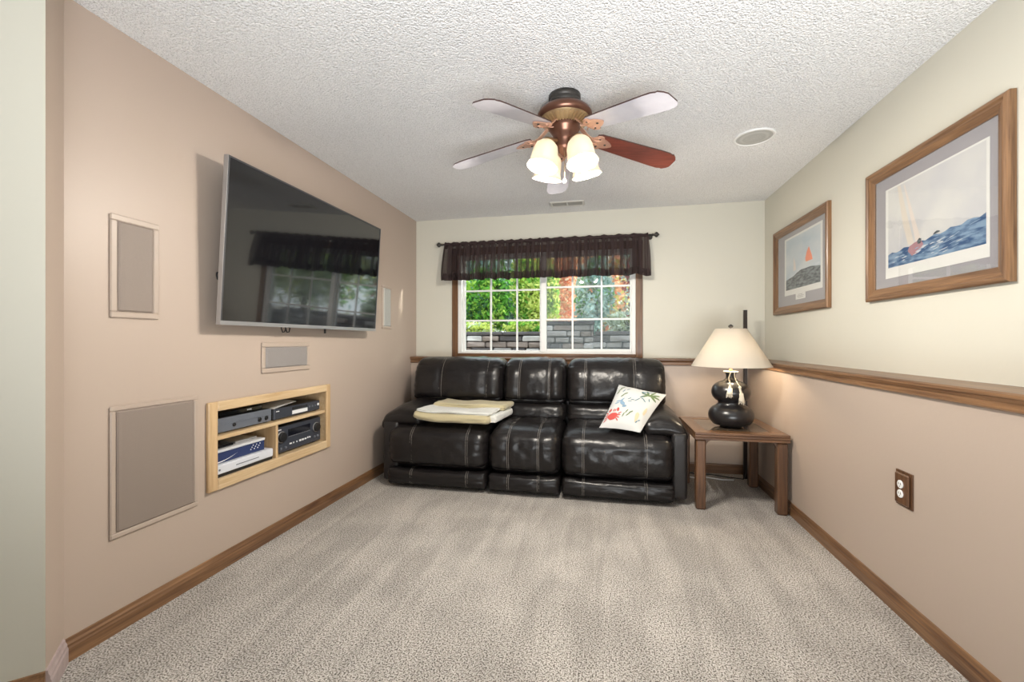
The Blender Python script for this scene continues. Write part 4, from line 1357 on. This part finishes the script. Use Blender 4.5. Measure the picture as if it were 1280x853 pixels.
def draw_big(t, im):
    y0, y1, z0, z1 = im       # y1 is the left edge as seen
    q = lambda a, b: (y1 - (y1 - y0) * a, z0 + (z1 - z0) * b)
    sky = flat('image_sky', [q(0, 0), q(1, 0), q(1, 1), q(0, 1)], SKY1, t, 0.0002)
    top = [(i / 20, 0.17 + 0.13 * i / 20 + 0.014 * math.sin(i * 1.9)) for i in range(21)]
    flat('image_sea', [q(0, 0), q(1, 0)] + [q(a, b) for a, b in top[::-1]], SEA1, t, 0.0004)
    flat('image_sail', [q(0.12, 1.0), q(0.16, 0.99), q(0.24, 0.60), q(0.325, 0.22), q(0.255, 0.22), q(0.19, 0.50)], SAIL, t, 0.0006)
    flat('image_sail', [q(0.20, 0.98), q(0.215, 0.97), q(0.33, 0.52), q(0.40, 0.25), q(0.34, 0.24)], PALE_SAIL, t, 0.0005)
    flat('image_hull', [q(0.25, 0.15), q(0.30, 0.08), q(0.38, 0.10), q(0.43, 0.18), q(0.40, 0.24), q(0.33, 0.23), q(0.27, 0.20)], HULL, t, 0.0008)
    r_ = random.Random(5)
    for k in range(34):
        a, b = r_.uniform(0.04, 0.60), r_.uniform(0.02, 0.17)
        w_ = r_.uniform(0.012, 0.045)
        flat('image_foam', [q(a + w_ * math.cos(th) * r_.uniform(.4, 1.3), b + 0.18 * w_ * math.sin(th) * r_.uniform(.3, 1.6) + 0.12 * w_ * math.cos(th)) for th in [i * 0.524 for i in range(12)]], FOAM if k % 3 else WAVE, t, 0.0009 + 0.00002 * k)
    for k in range(22):
        a = r_.uniform(0.5, 0.94); b = r_.uniform(0.03, 0.13 + 0.14 * a)
        w_ = r_.uniform(0.02, 0.05)
        flat('image_wave', [q(a + w_ * math.cos(th), b + 0.004 * math.sin(th) + 0.25 * w_ * math.cos(th)) for th in [i * 0.785 for i in range(8)]], WAVE if k % 4 else FOAM, t, 0.0012 + 0.00001 * k)
    flat('image_crew', [q(0.36, 0.235), q(0.37, 0.20), q(0.40, 0.20), q(0.41, 0.25), q(0.385, 0.265)], SEA2, t, 0.0016)
    flat('image_boat', [q(0.53, 0.25), q(0.60, 0.262), q(0.60, 0.275), q(0.57, 0.285), q(0.545, 0.27)], SEA2, t, 0.0016)


def draw_small(t, im):
    y0, y1, z0, z1 = im
    q = lambda a, b: (y1 - (y1 - y0) * a, z0 + (z1 - z0) * b)
    flat('image_sky', [q(0, 0), q(1, 0), q(1, 1), q(0, 1)], SKY2, t, 0.0002)
    top = [(0, 0.20), (0.1, 0.225), (0.25, 0.25), (0.4, 0.315), (0.5, 0.33), (0.6, 0.325), (0.75, 0.33), (0.9, 0.30), (1.0, 0.285)]
    flat('image_sea', [q(0, 0), q(1, 0)] + [q(a, b) for a, b in top[::-1]], SEA2, t, 0.0004)
    flat('image_sail', [q(0.60, 0.50), q(0.62, 0.44), q(0.80, 0.44), q(0.78, 0.52), q(0.70, 0.70), q(0.64, 0.62)], ORANGE, t, 0.0006)
    flat('image_sail', [q(0.24, 0.34), q(0.33, 0.36), q(0.31, 0.48), q(0.25, 0.62)], PALE_SAIL, t, 0.0006)
    flat('image_foam', [q(0.3, 0.31), q(0.45, 0.35), q(0.55, 0.36), q(0.5, 0.34), q(0.38, 0.30)], FOAM, t, 0.0008)
    flat('image_foam', [q(0.82, 0.34), q(0.95, 0.36), q(1.0, 0.33), q(0.92, 0.315)], FOAM, t, 0.0008)
    pq = MB().box(R - 0.0066, R - 0.0052, 3.325, 3.475, 1.425, 1.475).build('title_plate', M['paper'], t)
    ln = MB()
    for k, w in enumerate((0.09, 0.11, 0.07)):
        ln.box(R - 0.0069, R - 0.0066, 3.40 - w / 2, 3.40 + w / 2, 1.438 + 0.010 * k, 1.441 + 0.010 * k)
    ln.build('text_line', mat('plate_text', (0.25, 0.25, 0.25), 0.8), pq)


picture(1.782, 2.600, 1.330, 1.985, (1.880, 2.465, 1.432, 1.868), (1.894, 2.445, 1.482, 1.860), 'large framed seascape print with cream sail and blue waves', draw_big, 0.058)
picture(2.990, 3.850, 1.333, 1.990, (3.090, 3.670, 1.468, 1.897), (3.115, 3.645, 1.508, 1.882), 'framed seascape print with orange sail nearer the corner', draw_small, 0.058)

# ------------------------------------------------------------------ wall outlet
ou = thing('wall_outlet', (R2, 2.04, 0.525), 'brown wooden outlet plate with white sockets on right wall', 'outlet')
pf = MB()
pf.prism([(R2, 1.992, 0.456), (R2, 2.088, 0.456), (R2, 2.088, 0.598), (R2, 1.992, 0.598)], (-0.006, 0, 0))
pf.box(R2 - 0.017, R2 - 0.006, 2.000, 2.080, 0.464, 0.590, b=0.005)
pf.build('plate', M['table_z'], ou)
for z in (0.546, 0.508):
    rc = MB().lathe([(0.0165, 0), (0.0165, 0.003), (0.015, 0.0042)], (R2 - 0.017, 2.04, z), (-1, 0, 0), n=20).build('receptacle', M['white'], ou)
    sl = MB()
    for y in (2.034, 2.046):
        sl.box(R2 - 0.0218, R2 - 0.0211, y - 0.001, y + 0.001, z - 0.002, z + 0.007)
    sl.lathe([(0.002, 0), (0.002, 0.0006)], (R2 - 0.0211, 2.04, z - 0.008), (-1, 0, 0), n=8)
    sl.build('slot', M['black'], rc)

# ------------------------------------------------------------------ ceiling speaker and vent
sp = thing('ceiling_speaker', (0.885, 2.81, CEIL), 'round white speaker grille recessed in the ceiling', 'speaker')
MB().lathe([(0.112, 0), (0.112, -0.006), (0.108, -0.009), (0.098, -0.009), (0.096, 0)], (0.885, 2.81, CEIL), n=48, cap=False).build('rim', M['white'], sp)
MB().lathe([(0.001, -0.010), (0.05, -0.0095), (0.097, -0.005)], (0.885, 2.81, CEIL), n=48, cap=False).build('grille', M['grille_white'], sp)

vt = thing('air_vent', (-0.30, 3.83, CEIL), 'white ceiling air register with dark louvres near window', 'vent')
fr = MB()
VX0, VX1, VY0, VY1 = -0.45, -0.15, 3.765, 3.895
fr.box(VX0, VX1, VY0, VY0 + 0.022, CEIL - 0.008, CEIL, b=0.002); fr.box(VX0, VX1, VY1 - 0.022, VY1, CEIL - 0.008, CEIL, b=0.002)
fr.box(VX0, VX0 + 0.02, VY0 + 0.022, VY1 - 0.022, CEIL - 0.008, CEIL, b=0.002); fr.box(VX1 - 0.02, VX1, VY0 + 0.022, VY1 - 0.022, CEIL - 0.008, CEIL, b=0.002)
fr.box(-0.306, -0.294, VY0 + 0.022, VY1 - 0.022, CEIL - 0.008, CEIL)
fr.build('frame', M['offwhite'], vt)
MB().box(VX0 + 0.02, VX1 - 0.02, VY0 + 0.022, VY1 - 0.022, CEIL - 0.0015, CEIL - 0.0005).build('duct_opening', M['black'], vt)
for (a, b) in ((VX0 + 0.022, -0.308), (-0.292, VX1 - 0.022)):
    for k in range(5):
        y = VY0 + 0.028 + k * 0.0165
        m = MB().prism([(a, y, CEIL - 0.002), (a, y + 0.0015, CEIL - 0.002), (a, y + 0.009, CEIL - 0.0075), (a, y + 0.0075, CEIL - 0.0075)], (b - a, 0, 0))
        m.build('louvre', mat('louvre_grey', (0.30, 0.29, 0.26), 0.6) if 'louvre_grey' not in bpy.data.materials else bpy.data.materials['louvre_grey'], vt)

# ------------------------------------------------------------------ ceiling fan
FCX, FCY = -0.182, 2.155
fan = thing('ceiling_fan', (FCX, FCY, CEIL), 'bronze five-blade ceiling fan with lit glass shades', 'ceiling fan')
C0 = (FCX, FCY, 0)
MB().lathe([(0.079, 2.341), (0.079, 2.318), (0.075, 2.316), (0.078, 2.312), (0.078, 2.298), (0.074, 2.294), (0.076, 2.288), (0.072, 2.276)], C0, n=40).build('canopy', M['dark_bronze'], fan)
MB().lathe([(0.070, 2.290), (0.086, 2.286), (0.110, 2.275), (0.127, 2.260), (0.135, 2.246), (0.136, 2.234), (0.130, 2.229), (0.128, 2.224), (0.110, 2.220), (0.060, 2.216)], C0, n=48).build('motor_housing', M['bronze'], fan)
rr = MB()
for k in range(36):
    a = 2 * math.pi * k / 36
    ca, sa = math.cos(a), math.sin(a)
    p = lambda r_, z, w: (FCX + r_ * ca - w * sa, FCY + r_ * sa + w * ca, z)
    vs_ = [p(0.118, 2.221, -0.005), p(0.118, 2.221, 0.005), p(0.118, 2.212, 0.003), p(0.118, 2.212, -0.003),
           p(0.078, 2.196, -0.004), p(0.078, 2.196, 0.004), p(0.078, 2.186, 0.0025), p(0.078, 2.186, -0.0025)]
    rr.add(vs_, [(0, 1, 2, 3), (7, 6, 5, 4), (0, 4, 5, 1), (1, 5, 6, 2), (2, 6, 7, 3), (3, 7, 4, 0)])
rr.lathe([(0.122, 2.222), (0.118, 2.217), (0.078, 2.192), (0.07, 2.19)], C0, n=48, cap=False)
rr.build('ribbed_ring', M['brass'], fan)
MB().lathe([(0.076, 2.196), (0.080, 2.188), (0.074, 2.172), (0.062, 2.155), (0.056, 2.138), (0.058, 2.130), (0.050, 2.118), (0.046, 2.090), (0.040, 2.070), (0.022, 2.058), (0.012, 2.046), (0.004, 2.040)], C0, n=36).build('light_fitter', M['bronze'], fan)

AZ = [-119.0, -41.5, 25.0, 99.5, 172.5]
INN, OUT = 0.20, 0.605
for k, az in enumerate(AZ):
    a = math.radians(az)
    er = Vector((math.cos(a), math.sin(a), 0)); et = Vector((-math.sin(a), math.cos(a), 0))
    z_in, z_out = 2.136, 2.066
    pit = math.sin(math.radians(9))

    def bp(r_, w, dz=0.0):
        z = z_in + (z_out - z_in) * (r_ - INN) / (OUT - INN) - w * pit + dz
        return Vector((FCX, FCY, 0)) + er * r_ + et * w * math.cos(math.radians(9)) + Vector((0, 0, z))
    half = [(0.165, 0.040), (0.185, 0.051), (0.30, 0.057), (0.50, 0.066), (0.545, 0.066), (0.562, 0.060), (0.572, 0.062), (0.590, 0.046), (0.600, 0.030)]
    outl = half + [(r_, -w) for r_, w in half[::-1]]
    n = len(outl)
    b = MB()
    b.add([bp(r_, w, 0.003) for r_, w in outl] + [bp(r_, w, -0.003) for r_, w in outl],
          [tuple(range(n))] + [(i, (i + 1) % n, n + (i + 1) % n, n + i) for i in range(n)], 0)
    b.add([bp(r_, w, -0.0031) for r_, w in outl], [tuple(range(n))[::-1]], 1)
    blade = b.build('blade', [M['cherry'], M['cherry'] if k == 2 else M['blade_glare']], fan, fix=False)
    blade.data.materials.append(M['blade_edge'])
    for f_ in list(blade.data.polygons)[1:n + 1]:
        f_.material_index = 2
    if k == 2:
        blade['label'] = 'fan blade with red-brown cherry underside'
    # fleur-shaped blade iron
    ir = MB()
    prof2 = [(0.085, 0.016), (0.11, 0.013), (0.135, 0.014), (0.15, 0.026), (0.165, 0.044), (0.18, 0.050), (0.195, 0.046), (0.20, 0.034), (0.215, 0.030), (0.235, 0.018), (0.25, 0.004)]

    def ip(r_, w, dz):
        if r_ < 0.15:
            q = bp(0.15, 0, 0)
            t_ = (0.15 - r_) / 0.065
            z = q.z + (2.196 - q.z) * (t_ ** 1.3)
            return Vector((FCX, FCY, 0)) + er * r_ + et * w + Vector((0, 0, z + dz - 0.006 * (1 - t_)))
        return bp(r_, w, dz - 0.006)
    up = [ip(r_, w, 0) for r_, w in prof2] + [ip(r_, -w, 0) for r_, w in prof2[::-1]]
    lo = [ip(r_, w, -0.005) for r_, w in prof2] + [ip(r_, -w, -0.005) for r_, w in prof2[::-1]]
    m_ = len(up); h_ = len(prof2)
    fs = []
    for i in range(h_ - 1):
        fs.append((i, i + 1, m_ - 2 - i, m_ - 1 - i)); fs.append((m_ + i, m_ + m_ - 1 - i, m_ + m_ - 2 - i, m_ + i + 1))
    fs += [(i, (i + 1) % m_, m_ + (i + 1) % m_, m_ + i) for i in range(m_)]
    ir.add(up + lo, fs)
    iron = ir.build('blade_iron', M['copper'], fan)
    for (r_, w) in ((0.178, 0.030), (0.178, -0.030), (0.215, 0.0)):
        MB().lathe([(0.006, 0), (0.006, -0.002), (0.003, -0.004)], bp(r_, w, -0.011), n=10).build('screw', M['dark_bronze'], iron)
    sc = MB()
    for s in (-1, 1):
        sc.tube([bp(0.16 + 0.028 * math.sin(t_), s * (0.024 + 0.013 * math.cos(t_)), -0.012) for t_ in [i * 0.5 for i in range(11)]], 0.0025, n=5)
    sc.build('scroll', M['copper'], iron)

for k, az in enumerate((-141, -45, 35, 139)):
    a = math.radians(az)
    ax = Vector((math.cos(a) * 0.24, math.sin(a) * 0.24, -0.97)).normalized()
    s0 = Vector((FCX, FCY, 2.105)) + Vector((math.cos(a), math.sin(a), 0)) * 0.096
    arm = MB().tube([Vector((FCX, FCY, 2.112)) + Vector((math.cos(a), math.sin(a), 0)) * 0.035, s0 + ax * -0.004, s0 + ax * 0.012], 0.011, n=10)
    arm.lathe([(0.020, -0.004), (0.026, 0.004), (0.026, 0.018), (0.02, 0.022)], s0, ax, n=20)
    arm_o = arm.build('lamp_holder', M['brass'], fan)
    g = MB()
    outp = [(0.024, 0.012), (0.040, 0.018), (0.054, 0.034), (0.061, 0.058), (0.063, 0.086), (0.064, 0.112), (0.070, 0.132), (0.077, 0.142)]
    g.lathe(outp + [(r_ - 0.003, h + 0.001) for r_, h in outp[::-1]], s0, ax, n=32, cap=False)
    # scalloped, ribbed glass
    nv = []
    for p in g.v:
        v = Vector(p) - s0
        h = v.dot(ax); rad = v - ax * h
        e1 = ax.cross(Vector((0, 1, 0))).normalized(); e2 = ax.cross(e1)
        th = math.atan2(rad.dot(e2), rad.dot(e1))
        nv.append(tuple(s0 + ax * h + rad * (1 + 0.02 * math.cos(8 * th) * min(1, h / 0.1))))
    g.v = nv
    g.build('glass_shade', M['shade_glass'], fan)
    bulb = MB().lathe([(0.010, 0.018), (0.011, 0.03), (0.019, 0.05), (0.023, 0.064), (0.019, 0.080), (0.008, 0.088), (0.001, 0.09)], s0, ax, n=16)
    bulb.build('bulb', mat('lit_bulb', (0.9, 0.85, 0.7), 0.5, emit=((1.0, 0.85, 0.6), 2.0)) if 'lit_bulb' not in bpy.data.materials else bpy.data.materials['lit_bulb'], arm_o)
    lamp('fan_bulb_light', s0 + ax * 0.140, 26.0, (1.0, 0.93, 0.83), 0.02)
# pull chains
MB().tube([(FCX + 0.005, FCY - 0.04, 2.07), (FCX + 0.004, FCY - 0.045, 1.95), (FCX + 0.004, FCY - 0.045, 1.915)], 0.0016, n=5).build('pull_chain', M['brass'], fan)
MB().lathe([(0.002, 0.012), (0.008, 0.004), (0.009, -0.004), (0.005, -0.012)], (FCX + 0.004, FCY - 0.045, 1.905), n=12).build('pull_knob', M['white'], fan)
MB().tube([(FCX + 0.05, FCY - 0.03, 2.07), (FCX + 0.062, FCY - 0.05, 1.97), (FCX + 0.062, FCY - 0.05, 1.95)], 0.0016, n=5).build('pull_chain', M['brass'], fan)
MB().lathe([(0.002, 0.016), (0.006, 0.004), (0.007, -0.008), (0.004, -0.014)], (FCX + 0.062, FCY - 0.05, 1.935), n=12).build('pull_knob', M['dark_bronze'], fan)
